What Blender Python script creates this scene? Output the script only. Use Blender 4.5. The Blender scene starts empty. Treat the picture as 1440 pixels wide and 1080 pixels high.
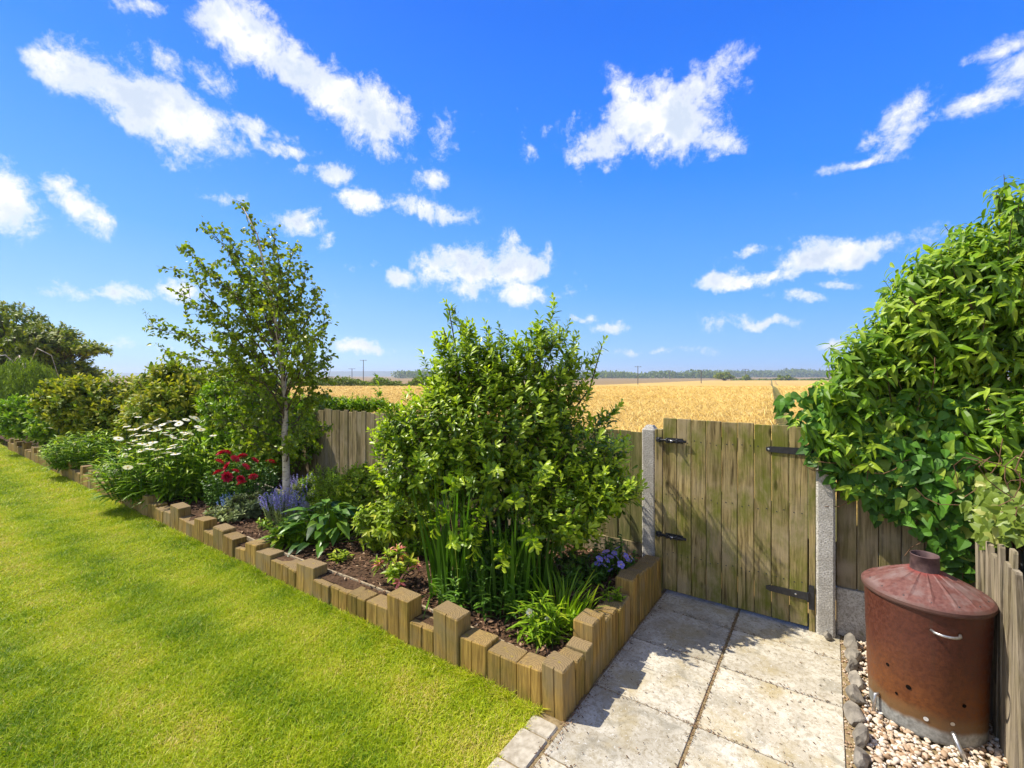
import bpy, math, random
import numpy as np
from mathutils import Vector

# ------------------------------------------------------------------ camera, world, sun, exposure
S = bpy.context.scene
COL = S.collection
A = math.radians(34.8)
FX, FY = -math.sin(A), math.cos(A)          # heading of the view over the garden
RX, RY = math.cos(A), math.sin(A)
CAM_H = 1.6

cam_d = bpy.data.cameras.new('camera')
cam = bpy.data.objects.new('camera', cam_d)
COL.objects.link(cam)
cam.location = (0, 0, CAM_H)
cam.rotation_euler = (math.radians(90), 0, A)
cam_d.sensor_width = 36.0
cam_d.lens = 16.0
cam_d.shift_y = -12 / 1440
cam_d.clip_start = 0.05
cam_d.clip_end = 12000
S.camera = cam

S.view_settings.view_transform = 'Standard'
S.view_settings.look = 'None'
S.view_settings.gamma = 1.0
S.view_settings.exposure = 0.60
S.cycles.max_bounces = 8
S.cycles.transparent_max_bounces = 6
S.cycles.sample_clamp_indirect = 6

SUN_EL = math.radians(53)
SH = Vector((0.93, 0.36, 0)).normalized()    # where shadows fall
sd = Vector((SH.x * math.cos(SUN_EL), SH.y * math.cos(SUN_EL), -math.sin(SUN_EL)))
sun_d = bpy.data.lights.new('sun', 'SUN')
sun_d.energy = 5.0
sun_d.angle = math.radians(0.5)
sun_d.color = (1.0, 0.94, 0.82)
sun = bpy.data.objects.new('sun', sun_d)
COL.objects.link(sun)
sun.location = (-6, -2, 12)
sun.rotation_euler = sd.to_track_quat('-Z', 'Y').to_euler()

SKY_STRENGTH = 0.12
CLOUD = 0.74
# clouds: where they stand in the sky over the field, as (x, y, rx, ry, tilt, amount)
CLOUDS = [
    (150, 118, 165, 42, 24, 1.0), (235, 165, 120, 46, 27, 1.0), (60, 75, 70, 20, 20, .7),
    (345, 50, 110, 42, 28, .95), (440, 110, 125, 44, 33, 1.0), (535, 165, 70, 52, 50, .95), (545, 215, 46, 20, 25, .6),
    (375, 185, 46, 20, 20, .75), (395, 208, 46, 15, 12, .7), (205, 10, 52, 20, 14, .8), (262, 88, 62, 20, 28, .42),
    (8, 285, 62, 44, 35, .9), (108, 288, 66, 26, 28, .9), (150, 408, 130, 20, 4, .9), (60, 85, 40, 30, 30, .5),
    (935, 165, 112, 56, -22, 1.25), (835, 208, 80, 36, -5, 1.15), (860, 232, 50, 18, -10, .7), (1000, 195, 40, 22, -5, .6),
    (695, 380, 110, 42, 4, 1.0), (735, 412, 62, 18, 0, .9), (605, 295, 62, 16, 2, .75), (602, 255, 26, 16, 10, .6),
    (415, 315, 46, 16, 4, .8), (562, 390, 24, 13, 0, .75), (515, 488, 56, 8, 0, .6), (815, 448, 28, 10, -8, .65),
    (853, 460, 26, 10, 0, .65), (1195, 358, 150, 26, -10, 1.0), (1060, 390, 86, 12, -3, .8), (1068, 355, 44, 12, -8, .6),
    (1190, 398, 66, 9, 0, .7), (1132, 416, 50, 9, 0, .6), (1080, 452, 52, 8, -2, .6), (1262, 168, 66, 36, -42, .80),
    (1205, 226, 52, 9, -6, .45), (1378, 140, 58, 15, -22, .34), (1436, 95, 46, 20, -18, .58), (1405, 68, 38, 10, -20, .28),
    (1160, 482, 40, 9, 0, .5), (935, 494, 56, 6, 0, .4), (465, 245, 36, 17, 10, .6), (510, 284, 46, 16, 4, .55),
    (310, 280, 32, 12, 10, .6), (740, 212, 22, 26, -50, .38), (475, 326, 22, 10, -30, .5), (420, 236, 24, 12, 0, .55),
    (185, 492, 50, 7, 0, .25), (525, 372, 20, 7, 0, .3), (620, 190, 26, 26, 60, .28), (1000, 110, 26, 34, 60, .3),
    (1020, 450, 20, 8, 0, .2), (780, 175, 36, 14, 0, .35)]


def build_world():
    w = bpy.data.worlds.new('World')
    S.world = w
    w.use_nodes = True
    nt = w.node_tree
    nt.nodes.clear()
    N, K = nt.nodes.new, nt.links.new

    def math_(op, a, b=None, c=None, clamp=False):
        n = N('ShaderNodeMath'); n.operation = op; n.use_clamp = clamp
        for i, v in enumerate((a, b, c)):
            if v is None: continue
            if isinstance(v, (int, float)): n.inputs[i].default_value = v
            else: K(v, n.inputs[i])
        return n.outputs[0]

    def dot(a, vec):
        n = N('ShaderNodeVectorMath'); n.operation = 'DOT_PRODUCT'
        K(a, n.inputs[0]); n.inputs[1].default_value = vec
        return n.outputs['Value']

    def smooth(x, lo, hi):
        n = N('ShaderNodeMapRange'); n.interpolation_type = 'SMOOTHSTEP'
        K(x, n.inputs[0]); n.inputs[1].default_value = lo; n.inputs[2].default_value = hi
        return n.outputs[0]

    def noise(vec, scale, detail, rough, dist=0.0, lac=2.0):
        n = N('ShaderNodeTexNoise'); n.noise_dimensions = '3D'
        K(vec, n.inputs['Vector']); n.inputs['Scale'].default_value = scale
        n.inputs['Detail'].default_value = detail; n.inputs['Roughness'].default_value = rough
        n.inputs['Distortion'].default_value = dist; n.inputs['Lacunarity'].default_value = lac
        return n.outputs[0]

    sky = N('ShaderNodeTexSky'); sky.sky_type = 'NISHITA'; sky.sun_disc = False
    sky.sun_elevation = SUN_EL
    sky.sun_rotation = math.atan2(-SH.x, -SH.y)
    sky.altitude = 50; sky.air_density = 1.0; sky.dust_density = 0.6; sky.ozone_density = 2.5
    tc = N('ShaderNodeTexCoord'); D = tc.outputs['Generated']
    df, dr = dot(D, (FX, FY, 0)), dot(D, (RX, RY, 0))
    dz = dot(D, (0, 0, 1))
    # clear summer air: the sky texture graded towards a deep blue overhead and pale blue at the skyline
    el = math_('MULTIPLY_ADD', dr, 0.10, math_('MAXIMUM', dz, 0.0))
    rp_ = N('ShaderNodeValToRGB'); K(el, rp_.inputs[0]); e = rp_.color_ramp.elements
    stops = [(0.0, (.36, .62, .88)), (.06, (.235, .49, .86)), (.20, (.095, .35, .87)), (.42, (.016, .215, .85)), (.62, (.002, .140, .76)), (1.0, (.002, .09, .52))]
    while len(e) < len(stops): e.new(.5)
    for q, (p_, c_) in zip(e, stops): q.position = p_; q.color = (*c_, 1)
    scl = N('ShaderNodeVectorMath'); scl.operation = 'SCALE'; K(sky.outputs[0], scl.inputs[0]); scl.inputs['Scale'].default_value = SKY_STRENGTH
    gr = N('ShaderNodeMix'); gr.data_type = 'RGBA'; gr.inputs[0].default_value = .9
    K(scl.outputs[0], gr.inputs[6]); K(rp_.outputs[0], gr.inputs[7])
    bgs = N('ShaderNodeBackground'); K(gr.outputs[2], bgs.inputs[0]); bgs.inputs[1].default_value = 0.89
    dfs = math_('MAXIMUM', df, 0.05)
    a = math_('DIVIDE', dr, dfs); b = math_('DIVIDE', dz, dfs)
    cx = N('ShaderNodeCombineXYZ'); K(a, cx.inputs[0]); K(b, cx.inputs[1])
    # warp the outlines
    nwarp = N('ShaderNodeTexNoise'); K(D, nwarp.inputs['Vector']); nwarp.inputs['Scale'].default_value = 7
    nwarp.inputs['Detail'].default_value = 5; nwarp.inputs['Roughness'].default_value = .6
    sub = N('ShaderNodeVectorMath'); sub.operation = 'SUBTRACT'; K(nwarp.outputs['Color'], sub.inputs[0]); sub.inputs[1].default_value = (.5, .5, .5)
    sc = N('ShaderNodeVectorMath'); sc.operation = 'SCALE'; K(sub.outputs[0], sc.inputs[0]); sc.inputs['Scale'].default_value = 0.10
    ad = N('ShaderNodeVectorMath'); ad.operation = 'ADD'; K(cx.outputs[0], ad.inputs[0]); K(sc.outputs[0], ad.inputs[1])
    fl = N('ShaderNodeVectorMath'); fl.operation = 'MULTIPLY'; K(ad.outputs[0], fl.inputs[0]); fl.inputs[1].default_value = (1, 1, 0)
    cur = None
    for (x, y, rx, ry, rot, amt) in CLOUDS:
        mp = N('ShaderNodeMapping'); mp.vector_type = 'TEXTURE'
        K(fl.outputs[0], mp.inputs[0])
        mp.inputs['Location'].default_value = ((x - 720) / 640, (528 - y) / 640, 0)
        mp.inputs['Rotation'].default_value = (0, 0, -math.radians(rot))
        mp.inputs['Scale'].default_value = (rx / 640, ry / 640, 1)
        ln = N('ShaderNodeVectorMath'); ln.operation = 'LENGTH'; K(mp.outputs[0], ln.inputs[0])
        m = math_('MULTIPLY_ADD', ln.outputs['Value'], -amt, amt)
        m = math_('MINIMUM', m, amt * 0.70)
        cur = m if cur is None else math_('MAXIMUM', cur, m)
    # behind the view: unseen random clouds, cover raised to add white fill light
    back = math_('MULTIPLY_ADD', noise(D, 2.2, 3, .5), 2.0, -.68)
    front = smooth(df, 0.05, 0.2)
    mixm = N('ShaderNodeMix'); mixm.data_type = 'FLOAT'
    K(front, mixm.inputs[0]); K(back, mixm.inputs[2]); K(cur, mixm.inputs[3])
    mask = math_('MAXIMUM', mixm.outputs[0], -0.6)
    n1 = noise(D, 8.0, 12, .60, .35)
    n2 = noise(D, 30.0, 9, .72, .25)
    nn = math_('MULTIPLY_ADD', n2, 0.62, math_('MULTIPLY', n1, 1.0))
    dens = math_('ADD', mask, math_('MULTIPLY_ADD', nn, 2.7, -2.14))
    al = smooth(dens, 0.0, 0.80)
    al = math_('MULTIPLY', al, smooth(dz, 0.0, 0.03))
    core = smooth(dens, 0.35, 0.9)
    n3 = noise(D, 14.0, 5, .55)
    shade = math_('MULTIPLY', core, smooth(n3, 0.40, 0.60))
    ccol = N('ShaderNodeMix'); ccol.data_type = 'RGBA'
    K(shade, ccol.inputs[0]); ccol.inputs[6].default_value = (1.0, 1.0, 1.0, 1); ccol.inputs[7].default_value = (.62, .71, .86, 1)
    bgc = N('ShaderNodeBackground'); K(ccol.outputs[2], bgc.inputs[0]); bgc.inputs[1].default_value = CLOUD
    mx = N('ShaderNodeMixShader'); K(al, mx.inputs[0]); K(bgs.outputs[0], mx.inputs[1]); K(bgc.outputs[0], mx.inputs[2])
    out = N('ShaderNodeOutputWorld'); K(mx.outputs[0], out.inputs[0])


build_world()

# ------------------------------------------------------------------ helpers
rng = np.random.default_rng(7)


def at(px, d):
    """ground position seen along picture column px at distance d ahead"""
    l = (px - 720) / 640 * d
    return np.array((FX * d + RX * l, FY * d + RY * l))


def dl(X, Y):
    return FX * X + FY * Y, RX * X + RY * Y


def nrm(v):
    v = np.asarray(v, float)
    return v / np.maximum(np.linalg.norm(v, axis=-1, keepdims=True), 1e-9)


def wob(x, y, seed, f=1.0, oct=4):
    r = np.random.default_rng(seed)
    t = 0; amp = 1; tot = 0
    for o in range(oct):
        for _ in range(3):
            th = r.uniform(0, 6.283); k = f * r.uniform(.7, 1.3)
            t = t + amp * np.sin((x * math.cos(th) + y * math.sin(th)) * k + r.uniform(0, 6.283))
        tot += 1.7 * amp; amp *= .55; f *= 2.1
    return t / tot


class MB:
    """collects faces; build() links them as ONE mesh object"""
    def __init__(s):
        s.v = []; s.q = []; s.t = []; s.n = 0; s.rnd = []; s.tip = []; s.qm = []; s.tm = []

    def add(s, v, quads=None, tris=None, rnd=0.5, tip=0.0, mi=0):
        v = np.asarray(v, np.float32).reshape(-1, 3); m = len(v)
        if quads is not None and len(quads):
            quads = np.asarray(quads, np.int64).reshape(-1, 4); s.q.append(quads + s.n); s.qm.append(np.full(len(quads), mi))
        if tris is not None and len(tris):
            tris = np.asarray(tris, np.int64).reshape(-1, 3); s.t.append(tris + s.n); s.tm.append(np.full(len(tris), mi))
        s.rnd.append(np.broadcast_to(np.asarray(rnd, np.float32), (m,)))
        s.tip.append(np.broadcast_to(np.asarray(tip, np.float32), (m,)))
        s.v.append(v); s.n += m

    def prism(s, poly, z0, z1, bev=0.0, rnd=.5, mi=0, mat=None, tilt=0.0):
        """vertical prism over a plan polygon, chamfered at the top"""
        p = np.asarray(poly, float); k = len(p); c = p.mean(0)
        def ring(q, z): return np.column_stack([q, np.full(k, z)])
        dv = p - c; ln = np.linalg.norm(dv, axis=1, keepdims=True)
        pin = c + dv * (1 - bev / ln)
        r1 = ring(p, z1 - bev); r2 = ring(pin, z1)
        if tilt:
            sh = (p[:, 0] - c[0]) * tilt; r1[:, 2] += sh; r2[:, 2] += sh
        v = np.vstack([ring(p, z0), r1, r2, [[c[0], c[1], z1]], [[c[0], c[1], z0]]])
        Q = []; T = []
        for i in range(k):
            j = (i + 1) % k
            Q += [(i, j, k + j, k + i), (k + i, k + j, 2 * k + j, 2 * k + i)]
            T += [(2 * k + i, 2 * k + j, 3 * k), (j, i, 3 * k + 1)]
        if mat is not None: v = v @ np.asarray(mat)[:3, :3].T + np.asarray(mat)[:3, 3]
        s.add(v, Q, T, rnd, 0, mi)

    def box(s, x0, x1, y0, y1, z0, z1, bev=.004, rnd=.5, mi=0, tilt=0.0):
        b = min(bev, (x1 - x0) * .3, (y1 - y0) * .3)
        poly = [(x0 + b, y0), (x1 - b, y0), (x1, y0 + b), (x1, y1 - b), (x1 - b, y1), (x0 + b, y1), (x0, y1 - b), (x0, y0 + b)]
        s.prism(poly, z0, z1, b, rnd, mi, None, tilt)

    def tube(s, pts, rad, seg=6, rnd=.5, mi=0, cap=True):
        p = np.asarray(pts, float); k = len(p)
        rad = np.broadcast_to(np.asarray(rad, float), (k,))
        tg = nrm(np.gradient(p, axis=0))
        up = np.array((0, 0, 1.)) if abs(tg[0, 2]) < .9 else np.array((1., 0, 0))
        a = nrm(np.cross(tg, up)); b = np.cross(tg, a)
        th = np.arange(seg) / seg * 2 * math.pi
        v = p[:, None] + rad[:, None, None] * (a[:, None] * np.cos(th)[None, :, None] + b[:, None] * np.sin(th)[None, :, None])
        v = v.reshape(-1, 3); Q = []; T = []
        for i in range(k - 1):
            for j in range(seg):
                j2 = (j + 1) % seg
                Q.append((i * seg + j, i * seg + j2, (i + 1) * seg + j2, (i + 1) * seg + j))
        if cap:
            v = np.vstack([v, p[:1], p[-1:]]); n = k * seg
            for j in range(seg):
                j2 = (j + 1) % seg
                T += [(j2, j, n), ((k - 1) * seg + j, (k - 1) * seg + j2, n + 1)]
        s.add(v, Q, T, rnd, 0, mi)

    def lathe(s, prof, c, seg=48, rnd=.5, mi=0):
        pr = np.asarray(prof, float); k = len(pr); th = np.arange(seg) / seg * 2 * math.pi
        v = np.stack([c[0] + pr[:, None, 0] * np.cos(th), c[1] + pr[:, None, 0] * np.sin(th), c[2] + pr[:, None, 1] + 0 * th], -1).reshape(-1, 3)
        Q = []
        for i in range(k - 1):
            for j in range(seg):
                j2 = (j + 1) % seg
                Q.append((i * seg + j, i * seg + j2, (i + 1) * seg + j2, (i + 1) * seg + j))
        s.add(v, Q, None, rnd, 0, mi)

    def leaves(s, P, D, N, L, W, curl=.25, fold=.25, prof='leaf', rnd=.5, tip=0., mi=0):
        P = np.asarray(P, float); n = len(P)
        if n == 0: return
        ss, ww = {'leaf': ((0, .18, .5, .8, 1), (.1, .72, 1, .62, .03)),
                  'ovate': ((0, .12, .38, .72, 1), (.12, .85, 1, .55, .03)),
                  'heart': ((-.08, .06, .3, .65, 1), (.35, .95, 1, .55, .03)),
                  'obov': ((0, .3, .65, .9, 1), (.12, .5, 1, .75, .25)),
                  'small': ((0, .45, 1), (.12, 1, .05))}[prof]
        k = len(ss)
        D = nrm(D); Sd = nrm(np.cross(D, N)); Nn = np.cross(Sd, D)
        L = np.broadcast_to(np.asarray(L, float), (n,))[:, None]; W = np.broadcast_to(np.asarray(W, float), (n,))[:, None]
        curl = np.broadcast_to(np.asarray(curl, float), (n,))[:, None]
        V = np.empty((n, k, 3, 3))
        for i, (t, w) in enumerate(zip(ss, ww)):
            mid = P + D * (L * t) - Nn * (curl * L * t * t)
            e = W * .5 * w
            V[:, i, 0] = mid - Sd * e + Nn * (fold * e); V[:, i, 1] = mid; V[:, i, 2] = mid + Sd * e + Nn * (fold * e)
        base = []
        for i in range(k - 1):
            a = i * 3; b = a + 3
            base += [(a, a + 1, b + 1, b), (a + 1, a + 2, b + 2, b + 1)]
        base = np.array(base)
        Q = (np.arange(n)[:, None, None] * (k * 3) + base[None]).reshape(-1, 4)
        s.add(V.reshape(-1, 3), Q, None, np.repeat(np.broadcast_to(np.asarray(rnd, np.float32), (n,)), k * 3),
              np.repeat(np.broadcast_to(np.asarray(tip, np.float32), (n,)), k * 3), mi)

    def ribbons(s, P, D, Sd, L, W, B, k=4, taper=1.0, rnd=.5, tip=0., mi=0, keel=0.0):
        """blades: start P, first heading D, side Sd, bent by vector B at the end"""
        P = np.asarray(P, float); n = len(P)
        L = np.broadcast_to(np.asarray(L, float), (n,))[:, None]; W = np.broadcast_to(np.asarray(W, float), (n,))[:, None]
        t = np.linspace(0, 1, k)
        V = np.empty((n, k, 2, 3))
        for i, x in enumerate(t):
            mid = P + D * (L * x) + B * (L * x * x)
            w = W * .5 * max(1 - taper * x ** 2.2, .03)
            V[:, i, 0] = mid - Sd * w; V[:, i, 1] = mid + Sd * w
        base = np.array([(2 * i, 2 * i + 1, 2 * i + 3, 2 * i + 2) for i in range(k - 1)])
        Q = (np.arange(n)[:, None, None] * (2 * k) + base[None]).reshape(-1, 4)
        s.add(V.reshape(-1, 3), Q, None, np.repeat(np.broadcast_to(np.asarray(rnd, np.float32), (n,)), 2 * k),
              np.repeat(np.broadcast_to(np.asarray(tip, np.float32), (n,)), 2 * k), mi)

    def build(s, name, mats, parent=None, smooth=False, origin=(0, 0, 0)):
        me = bpy.data.meshes.new(name)
        v = np.concatenate(s.v).astype(np.float32) - np.asarray(origin, np.float32)
        q = np.concatenate(s.q) if s.q else np.zeros((0, 4), np.int64)
        t = np.concatenate(s.t) if s.t else np.zeros((0, 3), np.int64)
        me.vertices.add(len(v)); me.vertices.foreach_set('co', v.ravel())
        nl = q.size + t.size
        me.loops.add(nl); me.loops.foreach_set('vertex_index', np.concatenate([q.ravel(), t.ravel()]).astype(np.int32))
        st = np.concatenate([np.arange(len(q)) * 4, q.size + np.arange(len(t)) * 3]).astype(np.int32)
        me.polygons.add(len(st)); me.polygons.foreach_set('loop_start', st)
        mi = np.concatenate((s.qm if s.qm else []) + (s.tm if s.tm else [])).astype(np.int32)
        me.polygons.foreach_set('material_index', mi)
        me.polygons.foreach_set('use_smooth', np.full(len(st), bool(smooth)))
        for nm, arr in (('rnd', s.rnd), ('tip', s.tip)):
            at_ = me.attributes.new(nm, 'FLOAT', 'POINT'); at_.data.foreach_set('value', np.concatenate(arr).astype(np.float32))
        me.update(calc_edges=True)
        for m in (mats if isinstance(mats, (list, tuple)) else [mats]): me.materials.append(m)
        o = bpy.data.objects.new(name, me); COL.objects.link(o)
        o.location = origin
        if parent is not None:
            o.parent = parent
            o.location = np.asarray(origin) - np.asarray(parent.location)
        return o


def tag(o, label, cat, group=None):
    o['label'] = label; o['category'] = cat
    if group: o['group'] = group
    return o


def thing(name, label, cat, loc=(0, 0, 0), group=None):
    o = bpy.data.objects.new(name, None); COL.objects.link(o); o.location = tuple(float(c) for c in loc)
    o.empty_display_size = .1
    return tag(o, label, cat, group)


def kind(o, k):
    o['kind'] = k; return o


def copy_obj(o, parent=None):
    c = o.copy(); COL.objects.link(c)
    if parent is not None: c.parent = parent
    return c


ONES = ['', 'first', 'second', 'third', 'fourth', 'fifth', 'sixth', 'seventh', 'eighth', 'ninth', 'tenth', 'eleventh', 'twelfth', 'thirteenth',
        'fourteenth', 'fifteenth', 'sixteenth', 'seventeenth', 'eighteenth', 'nineteenth']
TENS = ['', '', 'twenty', 'thirty', 'forty', 'fifty', 'sixty', 'seventy', 'eighty', 'ninety']


def ordinal(n):
    if n < 20: return ONES[n]
    if n >= 100: return 'hundredth' if n == 100 else 'hundred and ' + ordinal(n - 100)
    t, u = divmod(n, 10)
    return (TENS[t][:-1] + 'ieth') if u == 0 else TENS[t] + '-' + ONES[u]


# ------------------------------------------------------------------ materials
class Mat:
    def __init__(s, name):
        s.m = bpy.data.materials.new(name); s.m.use_nodes = True
        s.nt = s.m.node_tree; s.bs = s.nt.nodes['Principled BSDF']; s.out = s.nt.nodes['Material Output']

    def N(s, t): return s.nt.nodes.new(t)
    def K(s, a, b): s.nt.links.new(a, b)
    def attr(s, n):
        a = s.N('ShaderNodeAttribute'); a.attribute_name = n; return a.outputs['Fac']
    def coord(s, which='Object'):
        return s.N('ShaderNodeTexCoord').outputs[which]
    def pos(s): return s.N('ShaderNodeNewGeometry').outputs['Position']
    def normal_z(s):
        g = s.N('ShaderNodeNewGeometry'); x = s.N('ShaderNodeSeparateXYZ'); s.K(g.outputs['Normal'], x.inputs[0]); return x.outputs[2]
    def sep(s, v):
        x = s.N('ShaderNodeSeparateXYZ'); s.K(v, x.inputs[0]); return x.outputs
    def mapping(s, v, scale=(1, 1, 1), rot=(0, 0, 0)):
        m = s.N('ShaderNodeMapping'); s.K(v, m.inputs[0]); m.inputs['Scale'].default_value = scale; m.inputs['Rotation'].default_value = rot
        return m.outputs[0]
    def noise(s, v, scale, detail=4, rough=.55, dist=0, w=None):
        n = s.N('ShaderNodeTexNoise')
        if w is not None:
            n.noise_dimensions = '4D'; s.K(w, n.inputs['W'])
        s.K(v, n.inputs['Vector']); n.inputs['Scale'].default_value = scale; n.inputs['Detail'].default_value = detail
        n.inputs['Roughness'].default_value = rough; n.inputs['Distortion'].default_value = dist
        return n.outputs[0]
    def voro(s, v, scale, feat='F1', out='Distance'):
        n = s.N('ShaderNodeTexVoronoi'); n.feature = feat; s.K(v, n.inputs['Vector']); n.inputs['Scale'].default_value = scale
        return n.outputs[out]
    def math(s, op, a, b=0, c=0, clamp=False):
        n = s.N('ShaderNodeMath'); n.operation = op; n.use_clamp = clamp
        for i, x in enumerate((a, b, c)):
            if isinstance(x, (int, float)): n.inputs[i].default_value = x
            else: s.K(x, n.inputs[i])
        return n.outputs[0]
    def rng(s, x, lo, hi, a=0., b=1., sm=True):
        n = s.N('ShaderNodeMapRange'); n.interpolation_type = 'SMOOTHSTEP' if sm else 'LINEAR'
        s.K(x, n.inputs[0]); n.inputs[1].default_value = lo; n.inputs[2].default_value = hi
        n.inputs[3].default_value = a; n.inputs[4].default_value = b
        return n.outputs[0]
    def mix(s, f, a, b, mode='MIX'):
        n = s.N('ShaderNodeMix'); n.data_type = 'RGBA'; n.blend_type = mode
        if isinstance(f, (int, float)): n.inputs[0].default_value = f
        else: s.K(f, n.inputs[0])
        for i, x in ((6, a), (7, b)):
            if isinstance(x, (tuple, list)): n.inputs[i].default_value = (*x[:3], 1)
            else: s.K(x, n.inputs[i])
        return n.outputs[2]
    def ramp(s, x, stops):
        n = s.N('ShaderNodeValToRGB'); s.K(x, n.inputs[0]); e = n.color_ramp.elements
        while len(e) < len(stops): e.new(.5)
        for el, (p, c) in zip(e, stops): el.position = p; el.color = (*c, 1)
        return n.outputs[0]
    def bump(s, h, dist=.01, strength=.6):
        b = s.N('ShaderNodeBump'); s.K(h, b.inputs['Height']); b.inputs['Distance'].default_value = dist; b.inputs['Strength'].default_value = strength
        s.K(b.outputs[0], s.bs.inputs['Normal']); return b
    def done(s, col, rough=.8, spec=.3, metal=0.):
        for inp, x in (('Base Color', col), ('Roughness', rough), ('Metallic', metal)):
            if isinstance(x, (int, float)): s.bs.inputs[inp].default_value = x
            elif isinstance(x, tuple): s.bs.inputs[inp].default_value = (*x[:3], 1)
            else: s.K(x, s.bs.inputs[inp])
        s.bs.inputs['Specular IOR Level'].default_value = spec
        return s.m


def leaf_mat(name, dark, light, new=None, transl=.35, rough=.5, spec=.25, tcol=None):
    m = Mat(name)
    if 'petal' not in name:
        gain = lambda c, k=1.0: (c[0] * 2.35 * k, c[1] * 2.15 * k, c[2] * 1.0 * k)
        dark, light, new = gain(dark, .60), gain(light), (tuple(min(.6, x) for x in (new[0] * 1.75, new[1] * 1.65, new[2])) if new else None)
    c = m.mix(m.attr('rnd'), dark, light)
    if new is not None: c = m.mix(m.attr('tip'), c, new)
    m.done(c, rough, spec)
    tr = m.N('ShaderNodeBsdfTranslucent')
    tc = m.mix(1.0, c, tcol or (1.5, 1.6, .7), 'MULTIPLY'); m.K(tc, tr.inputs[0])
    mx = m.N('ShaderNodeMixShader'); mx.inputs[0].default_value = transl
    m.K(m.bs.outputs[0], mx.inputs[1]); m.K(tr.outputs[0], mx.inputs[2]); m.K(mx.outputs[0], m.out.inputs[0])
    return m.m


def wood_mat(name, c_lo, c_hi, moss=None, moss_amt=.5, top=None, scale=1.0, rough=.85, grey=None):
    m = Mat(name)
    oi = m.N('ShaderNodeObjectInfo').outputs['Random']
    w = m.math('ADD', m.math('MULTIPLY', m.attr('rnd'), 37.0), m.math('MULTIPLY', oi, 91.0))
    P = m.coord('Object')
    g = m.noise(m.mapping(P, (22 * scale, 22 * scale, 1.6 * scale)), 2.2, 6, .62, .6, w)
    fine = m.noise(m.mapping(P, (160 * scale, 160 * scale, 6 * scale)), 1.0, 3, .6, 0, w)
    big = m.noise(P, 3.0, 4, .6, .3, w)
    c = m.mix(m.rng(g, .32, .62), c_lo, c_hi)
    tone = m.rng(m.noise(m.mapping(P, (.001, .001, .001)), 1.0, 0, .5, 0, w), .3, .7, .62, 1.25, False)
    dk = m.rng(fine, .25, .55, .55, 1.0)
    k = m.N('ShaderNodeCombineXYZ')
    tot = m.math('MULTIPLY', dk, tone)
    for i in range(3): m.K(tot, k.inputs[i])
    c = m.mix(1.0, c, k.outputs[0], 'MULTIPLY')
    # splits, knots
    sl = m.noise(m.mapping(P, (46 * scale, 46 * scale, 1.1 * scale)), 1.0, 2, .5, .3, m.math('ADD', w, 5.0))
    c = m.mix(m.rng(sl, .66, .72), c, tuple(x * .25 for x in c_lo))
    kn = m.voro(m.mapping(P, (9, 9, 3.2)), 1.0)
    c = m.mix(m.rng(kn, .15, .06), c, tuple(x * .45 for x in c_lo))
    if grey is not None: c = m.mix(m.rng(big, .42, .68), c, grey)
    if moss is not None:
        mo = m.noise(m.mapping(P, (4, 4, 2.0)), 1.4, 6, .68, .4, m.math('ADD', w, 11.0))
        c = m.mix(m.math('MULTIPLY', m.rng(mo, .42, .66), moss_amt), c, moss)
    if top is not None:
        c = m.mix(m.math('MULTIPLY', m.rng(m.normal_z(), .5, .9), m.rng(big, .3, .6, .45, .95)), c, top)
        wv = m.N('ShaderNodeTexWave'); wv.wave_type = 'RINGS'; wv.rings_direction = 'Z'; m.K(P, wv.inputs['Vector']); wv.inputs['Scale'].default_value = 26
        wv.inputs['Distortion'].default_value = 5.0; wv.inputs['Detail'].default_value = 3; wv.inputs['Detail Scale'].default_value = 2.0
        c = m.mix(m.math('MULTIPLY', m.rng(m.normal_z(), .5, .9), m.rng(wv.outputs['Fac'], .55, .15, 0, .45)), c, tuple(x * .35 for x in top))
        ym = m.noise(P, 26, 4, .6, 0, w)
        c = m.mix(m.math('MULTIPLY', m.rng(m.normal_z(), .5, .9), m.rng(ym, .62, .72)), c, (.30, .22, .03))
    h = m.math('ADD', m.math('MULTIPLY', g, .7), m.math('MULTIPLY', fine, .4))
    m.bump(h, .006, .85)
    return m.done(c, rough, .2)


def simple_mat(name, lo, hi, scale=20, rough=.8, spec=.3, bump=.004, metal=0.):
    m = Mat(name); P = m.coord('Object'); n = m.noise(P, scale, 6, .6)
    c = m.mix(m.rng(n, .3, .7), lo, hi)
    c = m.mix(m.rng(m.attr('rnd'), 0, 1, 0, .25), c, tuple(x * .6 for x in lo))
    m.bump(n, bump, .6)
    return m.done(c, rough, spec, metal)


# timber, concrete, metal
M_POST = wood_mat('post_timber', (.20, .115, .026), (.43, .265, .062), (.13, .115, .018), .50, top=(.25, .175, .085), grey=(.255, .185, .085))
M_GATE = wood_mat('gate_timber', (.10, .070, .022), (.41, .31, .13), (.125, .140, .012), .9, grey=(.35, .275, .15))
M_FENCE = wood_mat('fence_timber', (.14, .125, .045), (.30, .25, .11), (.09, .12, .02), .7)
M_FENCE2 = wood_mat('old_fence_timber', (.13, .10, .045), (.36, .28, .15), (.14, .13, .03), .5, grey=(.30, .245, .16))
M_PALE = wood_mat('grey_pale_timber', (.075, .055, .03), (.38, .31, .21), (.13, .115, .03), .4, grey=(.29, .24, .17))
M_STRIP = wood_mat('strip_timber', (.30, .22, .12), (.5, .4, .26))


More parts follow.
